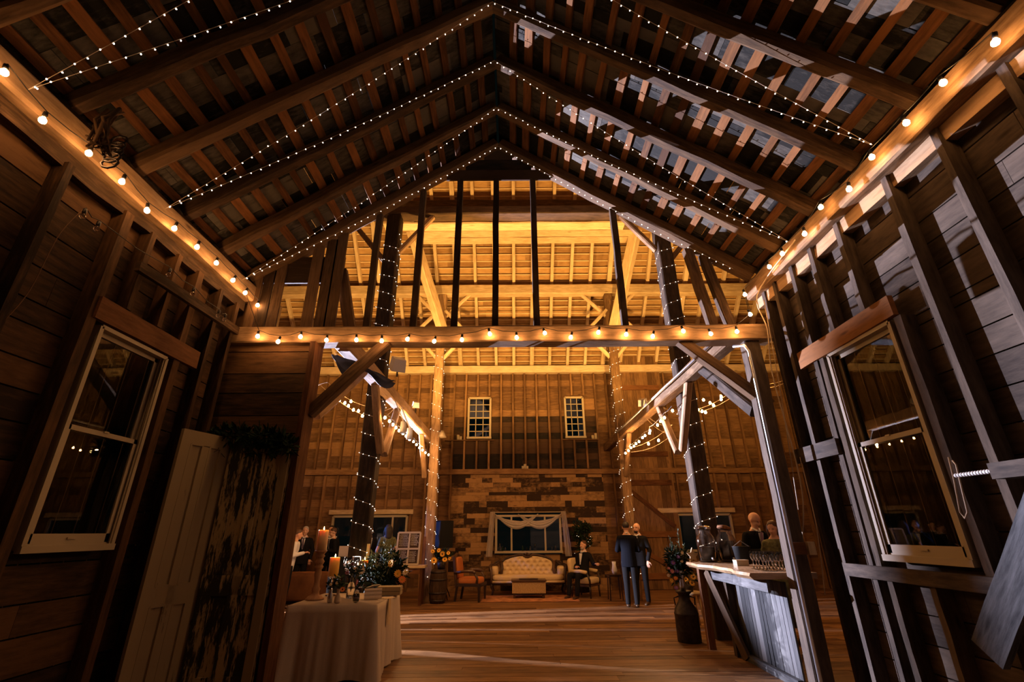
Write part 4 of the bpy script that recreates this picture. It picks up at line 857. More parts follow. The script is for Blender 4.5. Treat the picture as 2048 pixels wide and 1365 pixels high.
def cushion(c, s, n=12, e=.4):
    b = MB(); b.ball((0, 0, 0), 1, 1, 1, 20, 12)
    for i in range(len(b.v)):
        v = b.v[i]; f_ = lambda q: math.copysign(abs(q)**e, q); b.v[i] = Vector((c[0]+f_(v.x)*s[0]/2, c[1]+f_(v.y)*s[1]/2, c[2]+f_(v.z)*s[2]/2))
    return b
cushion((0, 0, .44), (.58, .54, .16)).build('seat', M['orange'], t, smooth=True); b = cushion((0, 0, 0), (.1, .44, .5)); b.xf(Matrix.Translation((-.32, 0, .72)) @ Matrix.Rotation(-.12, 4, 'Y')); b.build('backrest', M['orange'], t, smooth=True)
# sofa
t = thing('carved_sofa', 'long cream tufted sofa with a carved dark wood frame', 'sofa', (.42, 14.05, 0))
def backline(x):
    a = abs(x); 
    if a < .13: return .93-.02*math.cos(a/.13*math.pi)-.02
    if a < .62: return .95-.10*((a-.13)/.49)**2
    if a < .75: return .85-.12*((a-.62)/.13)
    return .73-.22*((a-.75)/.2)
b = MB(); NX, NZ = 66, 24; base = len(b.v)
for i in range(NX+1):
    x = -.72+1.44*i/NX; zt_ = backline(x)-.03
    for k in range(NZ+1):
        z = .46+(zt_-.46)*k/NZ; u_ = (x+.72)/.165; v_ = (z-.46)/.10; row = round(v_); d1 = 1e9
        for rw in (math.floor(v_), math.ceil(v_)):
            uu = u_-(.5 if rw % 2 else 0); du = (uu-round(uu))*.165; dv = (v_-rw)*.10; d1 = min(d1, math.hypot(du, dv))
        b.v.append(Vector((x, .08+.10*(z-.46)-.075*min(1, d1/.055)**.6*(1 if k < NZ else .3), z)))
for i in range(NX):
    for k in range(NZ): a = base+i*(NZ+1)+k; b.face((a, a+NZ+1, a+NZ+2, a+1), [(0, 0), (1, 0), (1, 1), (0, 1)], .5)
bo = b.build('tufted_back', M['cream'], t, smooth=True); so = bo.modifiers.new('s', 'SOLIDIFY'); so.thickness = .06; so.offset = -1
b = MB(); pts = [(x/40*.76, .1, backline(x/40*.76)+.0) for x in range(-40, 41)]; b.tube(pts, .03, 8)
for k in range(7): b.ball((R.uniform(-.07, .07), .07, .96+R.uniform(-.02, .03)), .03, .02, .03, 8, 6)
for sx in (-1, 1):
    b.tube([(sx*.73, .06, .78), (sx*.7, .0, .6), (sx*.73, -.05, .46)], [.05, .04, .035], 8); b.tube([(sx*.76, .08, .8), (sx*.9, .06, .7), (sx*1.0, -.05, .72), (sx*1.02, -.25, .7), (sx*.99, -.34, .6), (sx*.98, -.3, .42), (sx*.97, -.33, .3)], [.03, .03, .03, .035, .03, .03, .04], 8)
    for k in range(5): b.ball((sx*(.8+.03*k), .06, .8-.015*k), .03, .02, .025, 8, 6)
b.tube([(-.97, -.33, .3), (-.5, -.38, .29), (0, -.39, .27), (.5, -.38, .29), (.97, -.33, .3)], .035, 8); b.build('carved_frame', M['walnut'], t, smooth=True)
for sx in (-1, 1):
    for y in (-.3, .2): MB().tube([(sx*.95, y, .3), (sx*.98, y, .2), (sx*.93, y, .08), (sx*.97, y-.02, .0)], [.04, .035, .022, .028], 8).build('leg', M['walnut'], t, smooth=True)
    b = cushion((sx*.9, -.02, .56), (.2, .42, .24), e=.5); b.build('arm_pad', M['cream'], t, smooth=True)
cushion((0, -.1, .41), (1.92, .58, .15), e=.35).build('seat', M['cream'], t, smooth=True); MB().tube([(-.95, -.36, .32), (0, -.4, .31), (.95, -.36, .32)], .03, 8).build('seat_rail', M['cream'], t, smooth=True)
# trunk used as coffee table
t = thing('coffee_trunk', 'low woven trunk on a dark base before the sofa', 'coffee table', (.41, 13.25, 0)); MB().box((0, 0, .25), (.84, .45, .25)).build('woven_body', plain('woven_straw', (.42, .28, .13), .8, noise_=.25, scale=40, bump=.5), t); MB().box((0, 0, .4), (.88, .5, .035)).build('lid', M['walnut'], t); b = MB().box((0, 0, .11), (.8, .42, .03)); b.build('base_board', M['walnut'], t)
for sx in (-1, 1):
    for sy in (-1, 1): MB().beam((sx*.37, sy*.18, 0), (sx*.37, sy*.18, .1), .05, .05, (0, 1, 0)).build('leg', M['walnut'], t)
t = thing('centerpiece', 'small dark table runner ornament on the coffee trunk', 'ornament', (.41, 13.25, .418)); cushion((0, 0, .012), (.5, .25, .024)).build('runner', M['walnut'], t, smooth=True)
tag(MB().box((.42, 13.1, .006), (2.35, 1.15, .012)).build('rug', plain('rust_rug', (.42, .18, .08), .95, noise_=.5, scale=7)), 'flat rust patterned rug lying before the sofa', 'rug')
# cream armchair
t = thing('upholstered_armchair', 'cream armchair seen from behind, with the seated man', 'armchair', (1.88, 13.35, 0), rad(55))
b = cushion((0, 0, 0), (.56, .12, .56), e=.35); b.xf(Matrix.Translation((0, .3, .62)) @ Matrix.Rotation(-.12, 4, 'X')); b.build('backrest', M['cream'], t, smooth=True); cushion((0, -.02, .38), (.56, .56, .16), e=.4).build('seat', M['cream'], t, smooth=True)
for sx in (-1, 1):
    MB().tube([(sx*.3, .28, .6), (sx*.31, 0, .6), (sx*.31, -.2, .58)], [.035, .045, .04], 8).build('armrest', M['cream'], t, smooth=True); MB().tube([(sx*.31, -.2, .57), (sx*.29, -.26, .4), (sx*.28, -.26, .28)], .025, 8).build('arm_post', M['walnut'], t, smooth=True)
    for y in (-.24, .26): MB().tube([(sx*.25, y, .3), (sx*.26, y*1.05, .0)], [.03, .018], 8).build('leg', M['walnut'], t, smooth=True)
MB().box((0, 0, .28), (.54, .54, .05)).build('seat_rail', M['walnut'], t)
# ficus tree
t = thing('potted_tree', 'dark leafy potted tree beside the draped window', 'plant', (1.95, 14.3, 0)); MB().lathe([(.15, 0), (.19, .3), (.2, .34), (.18, .34), (.001, .3)], n=20).build('pot', M['dark_metal'], t, smooth=True); MB().tube([(0, 0, .3), (.02, 0, .8), (-.02, .02, 1.3)], .02, 8).build('trunk', M['timber'], t, smooth=True); g = MB()
for k in range(24): a = R.uniform(0, 6.28); q = R.uniform(0, .3); foliage(g, (math.cos(a)*q, math.sin(a)*q*.7, 1.05+R.uniform(0, .75)), .13, .12, .12, 34, .09, .035)
for k in range(6): foliage(g, (R.uniform(-.1, .1), 0, .7+.07*k), .1, .1, .1, 16, .08, .03)
g.build('leaves', M['leafdark'], t)
for k in range(9): mobj('fairy_bulb', FAIRY_ME, t, (R.uniform(-.25, .25), -.3, R.uniform(.9, 1.5))).scale = (.6,)*3
# sheer swag on the window
t = thing('sheer_curtain', 'white sheer swag draped over the wide back window', 'curtain', (.475, YF-.15, 0)); m_, nt_, bb_ = mat('sheer_fabric'); bb_.inputs['Base Color'].default_value = (.72, .62, .56, 1); bb_.inputs['Alpha'].default_value = .55; bb_.inputs['Roughness'].default_value = .9; M['sheer'] = m_
b = MB()
def sheet(f, nu, nv):
    s0 = len(b.v)
    for i in range(nu+1):
        for k in range(nv+1): b.v.append(Vector(f(i/nu, k/nv)))
    for i in range(nu):
        for k in range(nv): a = s0+i*(nv+1)+k; b.face((a, a+nv+1, a+nv+2, a+1), [(0, 0), (1, 0), (1, 1), (0, 1)], .5)
for sx in (-1, 1): sheet(lambda u_, v_: (sx*(.98+.14*u_+(.12*v_)*(1 if u_ > .5 else .6)), -.03*math.sin(u_*20+v_), 2.1-1.22*v_), 26, 10)
for (x0, x1, d0, d1) in ((-.98, .3, .02, .42), (-.3, .98, .02, .42), (-.98, .98, .1, .35)): sheet(lambda u_, v_: (x0+(x1-x0)*u_, -.02-.03*math.sin(v_*18), 2.06-(d0+(d1-d0)*math.sin(math.pi*u_)*(.55+.45*v_))-.03*v_), 24, 10)
b.build('sheer_cloth', M['sheer'], t, smooth=True); MB().tube([(-1.06, 0, 2.08), (1.06, 0, 2.08)], .012, 6).build('rod', M['white'], t)
# bottles on the sill
for i, (x, h, m_) in enumerate(((-.36, .2, 'clear'), (-.28, .13, 'leafdark'), (-.2, .1, 'clear'), (.3, .14, 'leafdark'), (.42, .1, 'black'), (.52, .12, 'clear'), (.66, .17, 'clear'), (1.15, .1, 'clear'), (1.25, .14, 'clear'))):
    o = MB().lathe([(h*.2, 0), (h*.22, h*.5), (h*.1, h*.7), (h*.09, h), (.001, h)], n=12).build('bottle', M[m_], None, True, (x, YF-.15, 1.032)); tag(o, 'small glass bottle standing on the back window sill', 'bottle', 'bottles on the back window sill')
# far candles on the ledges
def ledge_c(u, v, Y, k, grp, h=.12):
    p = aY(u, v, Y); o = MB().lathe([(.045, 0), (.045, h-.004), (.04, h), (.001, h-.006)], n=14).build('pillar_candle', M['white'], None, True, (p.x, Y, k)); tag(o, grp[0], 'candle', grp[1])
for dx, h in ((916, .16), (921, .11)): ledge_c(dx, 880, YF-.1, 4.236, ('unlit cream candle on the ledge left of the left upper window', 'candles on the left ledge'), h)
for dx, h in ((1186, .12), (1192, .18)): ledge_c(dx, 880, YF-.1, 4.236, ('unlit cream candle on the ledge right of the right upper window', 'candles on the right ledge'), h)
for dx, h in ((1046, .1), (1050, .16), (1054, .1)): ledge_c(dx, 938, YF-.1, 3.32, ('unlit cream candle in the cluster on the wall girt', 'candles on the wall girt'), h)
# small dark side table
t = thing('end_table', 'small dark spindly table by the rear right post', 'table', (2.5, 12.75, 0)); MB().lathe([(.2, .54), (.21, .56), (.001, .56)], n=20).box((0, 0, .53), (.3, .3, .03)).build('table_top', M['walnut'], t)
for sx in (-1, 1):
    for sy in (-1, 1): MB().tube([(sx*.13, sy*.13, .53), (sx*.15, sy*.15, 0)], .015, 6).build('leg', M['walnut'], t)
t = thing('paper_lantern', 'little white vase on the dark end table', 'vase', (2.52, 12.72, .562)); MB().lathe([(.05, 0), (.07, .08), (.045, .2), (.05, .28), (.001, .28)], n=16).build('shade', M['white2'], t, smooth=True)
# brown couch at the left
t = thing('leather_couch', 'brown couch back in the left of the hall', 'couch', (-5.15, 12.45, 0), .06); cushion((0, 0, .38), (1.9, .26, .62), e=.3).build('backrest', M['redwood'], t, smooth=True); cushion((0, .4, .3), (1.8, .6, .26), e=.3).build('seat', M['redwood'], t, smooth=True)
for sx in (-1, 1):
    cushion((sx*.93, .32, .36), (.2, .8, .5), e=.35).build('armrest', M['redwood'], t, smooth=True)
    for y in (-.05, .62): MB().beam((sx*.85, y, 0), (sx*.85, y, .17), .05, .05, (0, 1, 0)).build('leg', M['walnut'], t)
tag(cushion((-4.45, 12.9, .52), (.35, .2, .25), e=.6).build('throw_pillow', M['white'], smooth=True), 'pale pillow poking over the brown couch', 'pillow')
t = thing('laptop', 'open laptop showing its pale lid near the candles', 'laptop', (-3.85, 11.6, 0)); MB().box((0, 0, 1.16), (.22, .012, .22)).build('lid', plain('pale_lid', (.42, .38, .38), .4), t); MB().box((0, .12, 1.045), (.24, .22, .015)).build('base', M['black'], t); MB().box((0, .1, .52), (.5, .4, 1.03)).build('stand', M['black'], t)
# draped cloth on the tie beam and left girt
M['blue'] = plain('navy_cloth', (.03, .035, .07), .9, noise_=.4, scale=6); b = MB(); s0 = len(b.v); NU, NV = 26, 14
for i in range(NU+1):
    for k in range(NV+1):
        u_, v_ = i/NU, k/NV; drop = .34*math.sin(math.pi*u_)**.7*(.5+.5*math.sin(u_*7+1))+.05
        b.v.append(Vector((-2.46+.62*u_+.03*math.sin(v_*9+u_*5), 6.0+.9*u_+.05*math.sin(v_*6+u_*14), 3.86-drop*v_-.1*u_)))
for i in range(NU):
    for k in range(NV): a_ = s0+i*(NV+1)+k; b.face((a_, a_+NV+1, a_+NV+2, a_+1), [(0, 0), (1, 0), (1, 1), (0, 1)], .5)
tag(b.build('draped_cloth', M['blue'], smooth=True), 'navy cloth bunched under the left girt near the opening', 'cloth')

# ================================================================ bar
BZ = 1.10; t = thing('bar_counter', 'rustic bar with a live edge top and grey board front', 'bar', (0, 0, 0))
b = MB(); n = 30; yy0, yy1 = 5.78, 8.02; th = .065; s0 = len(b.v)
for i in range(n+1):
    y = yy0+(yy1-yy0)*i/n; fx = 2.69+.05*math.sin(y*4)+.02*math.sin(y*11)+(.0 if i else 0); bx = 3.42+.02*math.sin(y*5)
    for (x, z) in ((fx, BZ), (fx-.012, BZ-.03), (fx+.03, BZ-th), (bx, BZ-th), (bx, BZ)): b.v.append(Vector((x, y, z)))
for i in range(n):
    for k in range(5):
        j = (k+1) % 5; a = s0+i*5; w1, w2 = [0, .03, .065, .75, .8, 1.5][k], [0, .03, .065, .75, .8, 1.5][k+1]; y1, y2 = i/n*2.2, (i+1)/n*2.2; b.face((a+k, a+5+k, a+5+j, a+j), [(y1, w1), (y2, w1), (y2, w2), (y1, w2)], .5)
b.face(tuple(s0+k for k in range(5)), [(0, .1*k) for k in range(5)], .5); b.face(tuple(s0+n*5+k for k in reversed(range(5))), [(0, .1*k) for k in range(5)], .5)
b.build('bar_top', M['bartop'], t); MB().beam((2.86, 5.82, .965), (2.86, 7.5, .965), .035, .13, seg=4, jit=.002).build('apron', M['grey'], t)
b = MB(); y = 5.84
while y < 7.2: wd = R.uniform(.07, .13); b.beam((3.06+R.uniform(-.006, .006), y+wd/2, .06), (3.06, y+wd/2, 1.0), wd-.008, .02, (1, 0, 0)); y += wd
b.build('board_front', M['grey'], t); MB().beam((3.01, 5.84, .04), (3.01, 7.2, .04), .05, .08).build('base_rail', M['grey'], t)
MB().beam((3.0, 7.24, 0), (3.0, 7.24, 1.03), .1, .09, (0, 1, 0), seg=4, jit=.003).build('leg', M['post'], t)
MB().beam((2.80, 7.66, 0), (2.80, 7.66, 1.03), .09, .09, (0, 1, 0), seg=4, jit=.003).build('leg', M['redwood'], t); MB().beam((3.33, 7.66, 0), (3.33, 7.66, 1.03), .09, .09, (0, 1, 0)).build('leg', M['redwood'], t); MB().beam((3.33, 5.9, 0), (3.33, 5.9, 1.03), .09, .09, (0, 1, 0)).build('leg', M['redwood'], t)
MB().beam((2.83, 7.52, 1.0), (2.99, 7.0, .02), .17, .04, (1, 0, 0), seg=3, jit=.002).build('slanted_board', M['post'], t)
M['smoked'] = plain('dark_infusion', (.05, .03, .02), .2)
for (jx, jy, lb, lid) in ((2.97, 7.74, 'left glass drink jar with a narrow neck on the bar', 0), (3.265, 7.70, 'right glass drink jar with a clamped lid on the bar', 1)):
    t = thing('drink_jar', lb, 'jar', (jx, jy, BZ+.002)); t.scale = (1.22, 1.22, 1.2)
    MB().lathe([(.1, 0), (.115, .015), (.115, .25), (.1, .3), (.075, .33), (.075, .37), (.082, .375), (.078, .38), (.07, .37), (.068, .33), (.094, .3), (.108, .25), (.108, .02), (.001, .012)], n=28).build('jar', M['clear'], t, smooth=True)
    MB().lathe([(.001, .022), (.09, .024), (.092, .17 if not lid else .245), (.001, .17 if not lid else .245)], n=24).build('drink', M['smoked'], t, smooth=True)
    l = MB().lathe([(.08, 0), (.085, .01), (.08, .035), (.03, .05), (.001, .05)], n=20); l.xf(Matrix.Translation((0, 0, .38)) @ Matrix.Rotation(.0 if not lid else .2, 4, 'Y')); l.build('lid', M['clear'] if not lid else M['redwood'], t, smooth=True); MB().tube([(-.0, -.115, .05), (0, -.15, .05), (0, -.155, .03)], .012, 8).build('tap', M['metal'], t, smooth=True)
p0 = Vector((2.98, 6.02, BZ+.002)); _fp = [(.034, 0), (.034, .003), (.006, .008), (.005, .085), (.012, .1), (.024, .14), (.026, .2), (.0235, .2), (.021, .14), (.009, .103), (.001, .1)]
fl = MB().lathe(_fp, n=16); me = fl.build('champagne_glass', M['clear'], None, True); lq = MB().lathe([(.001, .101), (.009, .105), (.0205, .14), (.0222, .165), (.001, .165)], n=14); 
M['fizz'] = plain('champagne', (.95, .72, .36), .1); M['fizz'].node_tree.nodes['Principled BSDF'].inputs['Transmission Weight'].default_value = .3
me.location = p0; tag(me, 'filled champagne flute among the cluster at the near end of the bar', 'glass', 'champagne flutes on the bar'); lqo = lq.build('champagne', M['fizz'], me, True)
for i in range(4):
    for j in range(5):
        if i == 0 and j == 0: continue
        c = copy_tree(me); c.location = p0+Vector((.078*i+R.uniform(-.006, .006), .082*j+R.uniform(-.006, .006), 0))
p = at(1392, 1122, BZ+.002); t = thing('wooden_star', 'small cream star ornament at the far end of the bar', 'ornament', (2.79, 7.88, BZ+.002)); pts = []
for k in range(10): a = math.pi/2+k*math.pi/5; q = .095 if k % 2 == 0 else .045; pts.append((math.cos(a)*q, -.015, .085+math.sin(a)*q*1.2))
MB().prism(pts, (0, .03, 0)).build('star', M['pale'], t)
p = at(1466, 1119, BZ+.002); t = thing('ice_bucket', 'dark bucket standing behind the right drink jar', 'bucket', (3.29, 7.28, p[2])); MB().lathe([(.09, 0), (.12, .22), (.125, .23), (.11, .22), (.001, .05)], n=20).build('bucket', M['black'], t, smooth=True); MB().tube([(-.12, 0, .22), (0, 0, .3), (.12, 0, .22)], .006, 6).build('handle', M['metal'], t)
t = thing('bar_caddy', 'small pale box beside the champagne flutes', 'box', (3.1, 6.95, BZ+.002)); MB().box((0, 0, .03), (.16, .12, .06)).build('box_body', M['white'], t); MB().box((0, 0, .065), (.165, .125, .01)).build('lid', M['pale'], t)
# milk can with tall flowers
t = thing('milk_can', 'dark iron milk can on the floor at the end of the bar', 'milk can', (2.66, 8.15, 0)); MB().lathe([(.17, 0), (.175, .02), (.175, .36), (.18, .37), (.175, .38), (.16, .44), (.1, .53), (.085, .56), (.085, .63), (.12, .66), (.12, .68), (.08, .66), (.001, .6)], n=28).build('can_body', M['dark_metal'], t, smooth=True)
for sx in (-1, 1): MB().tube([(sx*.09, 0, .6), (sx*.16, 0, .58), (sx*.15, 0, .48)], .01, 8).build('handle', M['dark_metal'], t, smooth=True)
t = thing('tall_flower_vase', 'tall wildflower arrangement with purple blooms in the milk can', 'flowers', (2.66, 8.15, .66)); MB().lathe([(.04, 0), (.05, .1), (.035, .2), (.06, .3), (.055, .3), (.03, .2), (.001, .1)], n=18).build('vase', M['metal'], t, smooth=True); g = MB()
for k in range(22): foliage(g, (R.uniform(-.14, .12), R.uniform(-.1, .1), .2+R.uniform(0, .35)), .09, .08, .09, 34, .08, .028)
g.build('leaves', M['leafdark'], t); g = MB(); s2 = MB()
for (dx, h) in ((-.13, .78), (.02, .92), (.1, .7), (-.05, .66), (.18, .6)):
    s2.tube([(0, 0, .3), (dx*.6, -.05, .5), (dx, -.06, h)], .003, 5)
    for k in range(14): u_ = R.uniform(.55, 1); leaf(g, (dx*u_, -.06*u_, .3+(h-.3)*u_), (R.uniform(-1, 1), R.uniform(-1, 1), 1), .045, .014)
g.build('leaves', M['leafpale'], t); s2.build('stems', M['leaf'], t)
for (fx, fz, m_, r_) in ((-.14, .42, 'petalv', .035), (-.05, .5, 'petalv', .03), (-.17, .3, 'petalp', .035), (-.13, .2, 'petalo', .035), (-.2, .17, 'petaly', .035), (-.14, .07, 'petalv', .03), (-.22, .34, 'petalp', .025), (.02, .56, 'petalw', .03), (.0, .44, 'petalw', .025), (-.24, .24, 'petalw', .025), (-.1, .3, 'petalv', .03)): flower(t, (fx, -.12, fz), r_, m_, centre='yolk', n=9)
# little stool with sunflowers behind the milk can
t = thing('wooden_stool', 'pale wooden stool glimpsed under the end of the bar', 'stool', (3.15, 9.3, 0)); MB().lathe([(.2, .5), (.2, .54), (.001, .54)], n=24).build('seat', M['pale'], t, smooth=True)
for k in range(4): a = .785+k*1.57; MB().tube([(.14*math.cos(a), .14*math.sin(a), .5), (.22*math.cos(a), .22*math.sin(a), 0)], .02, 8).build('leg', M['pale'], t, smooth=True)
t = thing('sunflower_pot', 'small pot of sunflowers sitting on the stool', 'flowers', (3.15, 9.3, .542)); MB().lathe([(.06, 0), (.08, .12), (.001, .1)], n=16).build('pot', M['dark_metal'], t, smooth=True); g = MB(); foliage(g, (0, 0, .2), .14, .12, .1, 90, .08, .03); g.build('leaves', M['leafdark'], t)
for (fx, fz) in ((-.08, .2), (.06, .24), (.02, .14)): flower(t, (fx, -.11, fz), .05, 'petaly')
# ================================================================ people
def remesh_obj(mb, name, m, parent, vox, smooth_it=6):
    o = mb.build(name, m, None, True); md = o.modifiers.new('r', 'REMESH'); md.mode = 'VOXEL'; md.voxel_size = vox; md.use_smooth_shade = True
    sm = o.modifiers.new('s', 'SMOOTH'); sm.iterations = smooth_it; sm.factor = .5
    bpy.context.view_layer.update(); dg = bpy.context.evaluated_depsgraph_get(); me = bpy.data.meshes.new_from_object(o.evaluated_get(dg)); o.modifiers.clear(); old = o.data; o.data = me; bpy.data.meshes.remove(old)
    me.name = name
    if not me.materials: me.materials.append(m)
    o.parent = parent; return o
def skin_mat(nm, col): m = plain(nm, col, .55, noise_=.06, scale=12); m.node_tree.nodes['Principled BSDF'].inputs['Subsurface Weight'].default_value = .1; return m
SKIN = skin_mat('skin', (.62, .36, .25)); SUIT = plain('dark_suit_cloth', (.012, .012, .014), .9, noise_=.15, scale=200, spec=.06); NAVY = plain('navy_suit_cloth', (.006, .007, .011), .9, spec=.06); SHIRT = plain('white_shirt', (.66, .66, .70), .8)
HAIRD = plain('dark_hair', (.02, .014, .01), .6, bump=.4, scale=60); HAIRG = plain('grey_hair', (.35, .33, .31), .6, bump=.4, scale=60); HAIRB = plain('brown_hair', (.08, .04, .02), .55, bump=.4, scale=60); SHOE = plain('shoe_leather', (.05, .025, .012), .35)
DRESS = plain('patterned_green_dress', (.10, .10, .04), .8, noise_=.6, scale=25); EYE_ = plain('eye_dark', (.02, .015, .012), .3); LIP = plain('lips', (.42, .17, .14), .5)
def ell(mb, a, b_, ra, rb, n=12):
    """tapered limb with round ends"""
    a, b_ = Vector(a), Vector(b_); d = (b_-a).normalized(); pts = [a-d*ra*.9, a-d*ra*.6, a]; rs = [ra*.3, ra*.8, ra]
    for k in range(1, 5): pts.append(a.lerp(b_, k/5)); rs.append(ra+(rb-ra)*k/5)
    pts += [b_, b_+d*rb*.6, b_+d*rb*.9]; rs += [rb, rb*.8, rb*.3]; mb.tube(pts, rs, n); return mb
def torso(mb, rings, n=18):
    b = len(mb.v)
    for (c, rx, ry, yaw) in rings:
        for i in range(n): a = 6.283*i/n; p = Vector((math.cos(a)*rx, math.sin(a)*ry, 0)); mb.v.append(Vector(c)+Matrix.Rotation(yaw, 3, 'Z') @ p)
    for k in range(len(rings)-1):
        for i in range(n): j = (i+1) % n; A = b+k*n; mb.face((A+i, A+j, A+n+j, A+n+i), [(0, 0)]*4, .5)
    mb.face(tuple(b+i for i in reversed(range(n))), [(0, 0)]*n, .5); mb.face(tuple(b+(len(rings)-1)*n+i for i in range(n)), [(0, 0)]*n, .5)
def hand(mb, wr, d, up, s=1.0, curl=.5):
    """palm, five fingers; d = direction of the forearm, up = back of hand"""
    wr, d, up = Vector(wr), Vector(d).normalized(), Vector(up); up = (up-d*up.dot(d)).normalized(); sd = d.cross(up)
    mb.tube([wr-d*.01, wr+d*.03*s, wr+d*.085*s], [.024*s, .036*s, .038*s], 10, flat=.45, flatdir=up)
    for k, (o_, L) in enumerate(((-.027, .065), (-.009, .074), (.009, .07), (.026, .055))):
        p = wr+d*.085*s+sd*o_*s; dd = d; q = [p]
        for j in range(3): dd = (dd-up*curl*.9).normalized(); q.append(q[-1]+dd*L*s*(.45, .32, .23)[j])
        mb.tube(q, [.009*s, .0085*s, .0078*s, .006*s], 7)
    p = wr+d*.03*s-sd*.034*s; q = [p, p+(d*.6-sd*.8-up*.2)*.035*s, p+(d*1.3-sd*.8-up*.7)*.045*s]; mb.tube(q, [.012*s, .010*s, .007*s], 7)
def head(mb, c, s, fwd, parts):
    """c = centre of skull; fwd = facing; adds face to body mesh; returns frame"""
    fwd = Vector(fwd).normalized(); up = Vector((0, 0, 1)); up = (up-fwd*up.dot(fwd)).normalized(); rt = fwd.cross(up); Mx = Matrix((rt, fwd, up)).transposed(); c = Vector(c)
    g = lambda x, y, z: c+Mx @ (Vector((x, y, z))*s)
    mb.ball(g(0, -.012, .02), .074*s, .092*s, .088*s, 18, 14, M=Mx); mb.ball(g(0, .018, -.045), .058*s, .066*s, .066*s, 16, 12, M=Mx); mb.ball(g(0, .058, -.088), .026*s, .024*s, .02*s, 10, 8, M=Mx)
    mb.tube([g(0, .082, .012), g(0, .098, -.012), g(0, .104, -.028), g(0, .086, -.036)], [.008*s, .011*s, .014*s, .008*s], 8)
    for q in (-1, 1): mb.ball(g(q*.075, -.005, -.008), .011*s, .02*s, .03*s, 8, 6, M=Mx); mb.ball(g(q*.03, .07, .022), .018*s, .012*s, .006*s, 8, 6, M=Mx); mb.ball(g(q*.034, .062, -.03), .02*s, .02*s, .018*s, 8, 6, M=Mx)
    return g, Mx
def person(label, loc, rz, H=1.76, top='suit', J=SUIT, T=None, hair=HAIRD, hairstyle='short', arms=None, lean=0, sit=False, turn=(0, 0), fem=False, beard=None, tie=None, glasses=False, legs=None, holds=None):
    """local frame: facing -Y. arms = ((elbow),(wrist),(fingers dir)) per side (left +X ... right -X)"""
    k = H/1.76; t = thing('person', label, 'person', loc, rz); T = T or J; hz = .93 if not sit else .50
    S = lambda x, y, z: Vector((x*k, y*k, z*k)) 
    def bx(x, y, z):  # torso point with lean about the hips
        dz = z-.93; return Vector((x*k, (y-math.sin(lean)*dz)*k, (hz+math.cos(lean)*dz)*k))
    sw = .15 if fem else .168
    A = arms or (((.25, .03, 1.14), (.24, -.03, .9), (0, -.1, -1)), ((-.25, .03, 1.14), (-.24, -.03, .9), (0, -.1, -1)))
    body = MB(); jk = MB(); tr = MB()
    def rings(g): return [(bx(0, 0, .9), (.16+g)*k, (.105+g)*k, 0), (bx(0, 0, 1.0), (.15+g)*k, (.1+g)*k, 0), (bx(0, 0, 1.12), ((.125 if fem else .14)+g)*k, (.095+g)*k, 0), (bx(0, 0, 1.28), (.155+g)*k, (.11+g)*k, 0), (bx(0, .005, 1.40), (sw+.0+g)*k, (.1+g)*k, 0), (bx(0, .01, 1.46), (.12+g)*k, (.075+g)*k, 0), (bx(0, .01, 1.52), (.058+g*.3)*k, (.058+g*.3)*k, 0)]
    torso(body, rings(-.02)); torso(jk, rings(.018)[:-1] if top != 'dress' else rings(.01)[:-1])
    nk0, hc_ = bx(0, .01, 1.46), bx(0, -.012, 1.625); ell(body, nk0, bx(0, .0, 1.57), .052*k, .05*k)
    fw = Vector((math.sin(turn[0]), -math.cos(turn[0])*math.cos(turn[1]+lean), -math.sin(turn[1]+lean))); g, Mx = head(body, hc_, k*1.04, fw, t)
    hands = []
    for i, (el, wr, fd) in enumerate(A):
        q = 1 if i == 0 else -1; sh_ = bx(q*sw, .01, 1.392); el, wr = bx(*el), bx(*wr); dd = (wr-el).normalized(); ell(body, sh_, el, .04*k, .034*k); ell(body, el, wr, .034*k, .024*k); hands.append((wr+dd*.01, Vector(fd) if fd else dd))
        bare = top == 'dress'
        ell(jk, sh_, sh_.lerp(el, .5) if bare else el, .062*k, .054*k)
        if not bare: ell(jk, el, el.lerp(wr, .92), .053*k, .042*k)
    LG = legs or ((.09, 0), (-.09, 0))
    for i, q in enumerate((1, -1)):
        hp = Vector((q*.085*k, 0, (hz-.02)*k))
        if sit: kn = Vector((q*.12*k, -.44*k, (.50)*k)); an = Vector((q*.12*k+LG[i][0]*0, (-.50+LG[i][1])*k, .09*k))
        else:
            kn = Vector((LG[i][0]*k, (LG[i][1]*.5-.015)*k, .50*k)); an = Vector((LG[i][0]*k*1.05, LG[i][1]*k+.01, .09*k))
        ell(body, hp, kn, .07*k, .045*k); ell(body, kn, an, .044*k, .032*k)
        if top != 'dress' or sit: ell(tr, hp, kn, .094*k, .068*k); ell(tr, kn, an+Vector((0, 0, .0)), .066*k, .056*k)
        fo = MB(); fo.tube([an+Vector((0, .05*k, -.055*k)), an+Vector((0, .03*k, -.04*k)), an+Vector((0, -.06*k, -.05*k)), an+Vector((0, -.14*k, -.065*k)), an+Vector((0, -.19*k, -.07*k))], [.028*k, .042*k, .046*k, .044*k, .022*k], 10, flat=.62, flatdir=(0, 0, 1)); zmin = min(v.z for v in fo.v); fo.xf(Matrix.Translation((0, 0, -zmin+.001))) if an.z < .15 else None; fo.tube([(an.x, an.y, .02), (an.x, an.y, an.z)], .035*k, 8); fo.build('shoe', SHOE, t, smooth=True)
    vox = .012
    bo = remesh_obj(body, 'body', SKIN, t, vox, 3)
    # fingers and eyes join the body mesh
    fx = MB()
    for (wr, d) in hands: hand(fx, wr, d, (0, -.3, 1) if abs(d.z) < .8 else (0, -1, 0), k, .5)
    for q in (-1, 1): fx.mi = 1; fx.ball(g(q*.03, .073, .008), .0095*k, .006*k, .006*k, 8, 6, M=Mx)
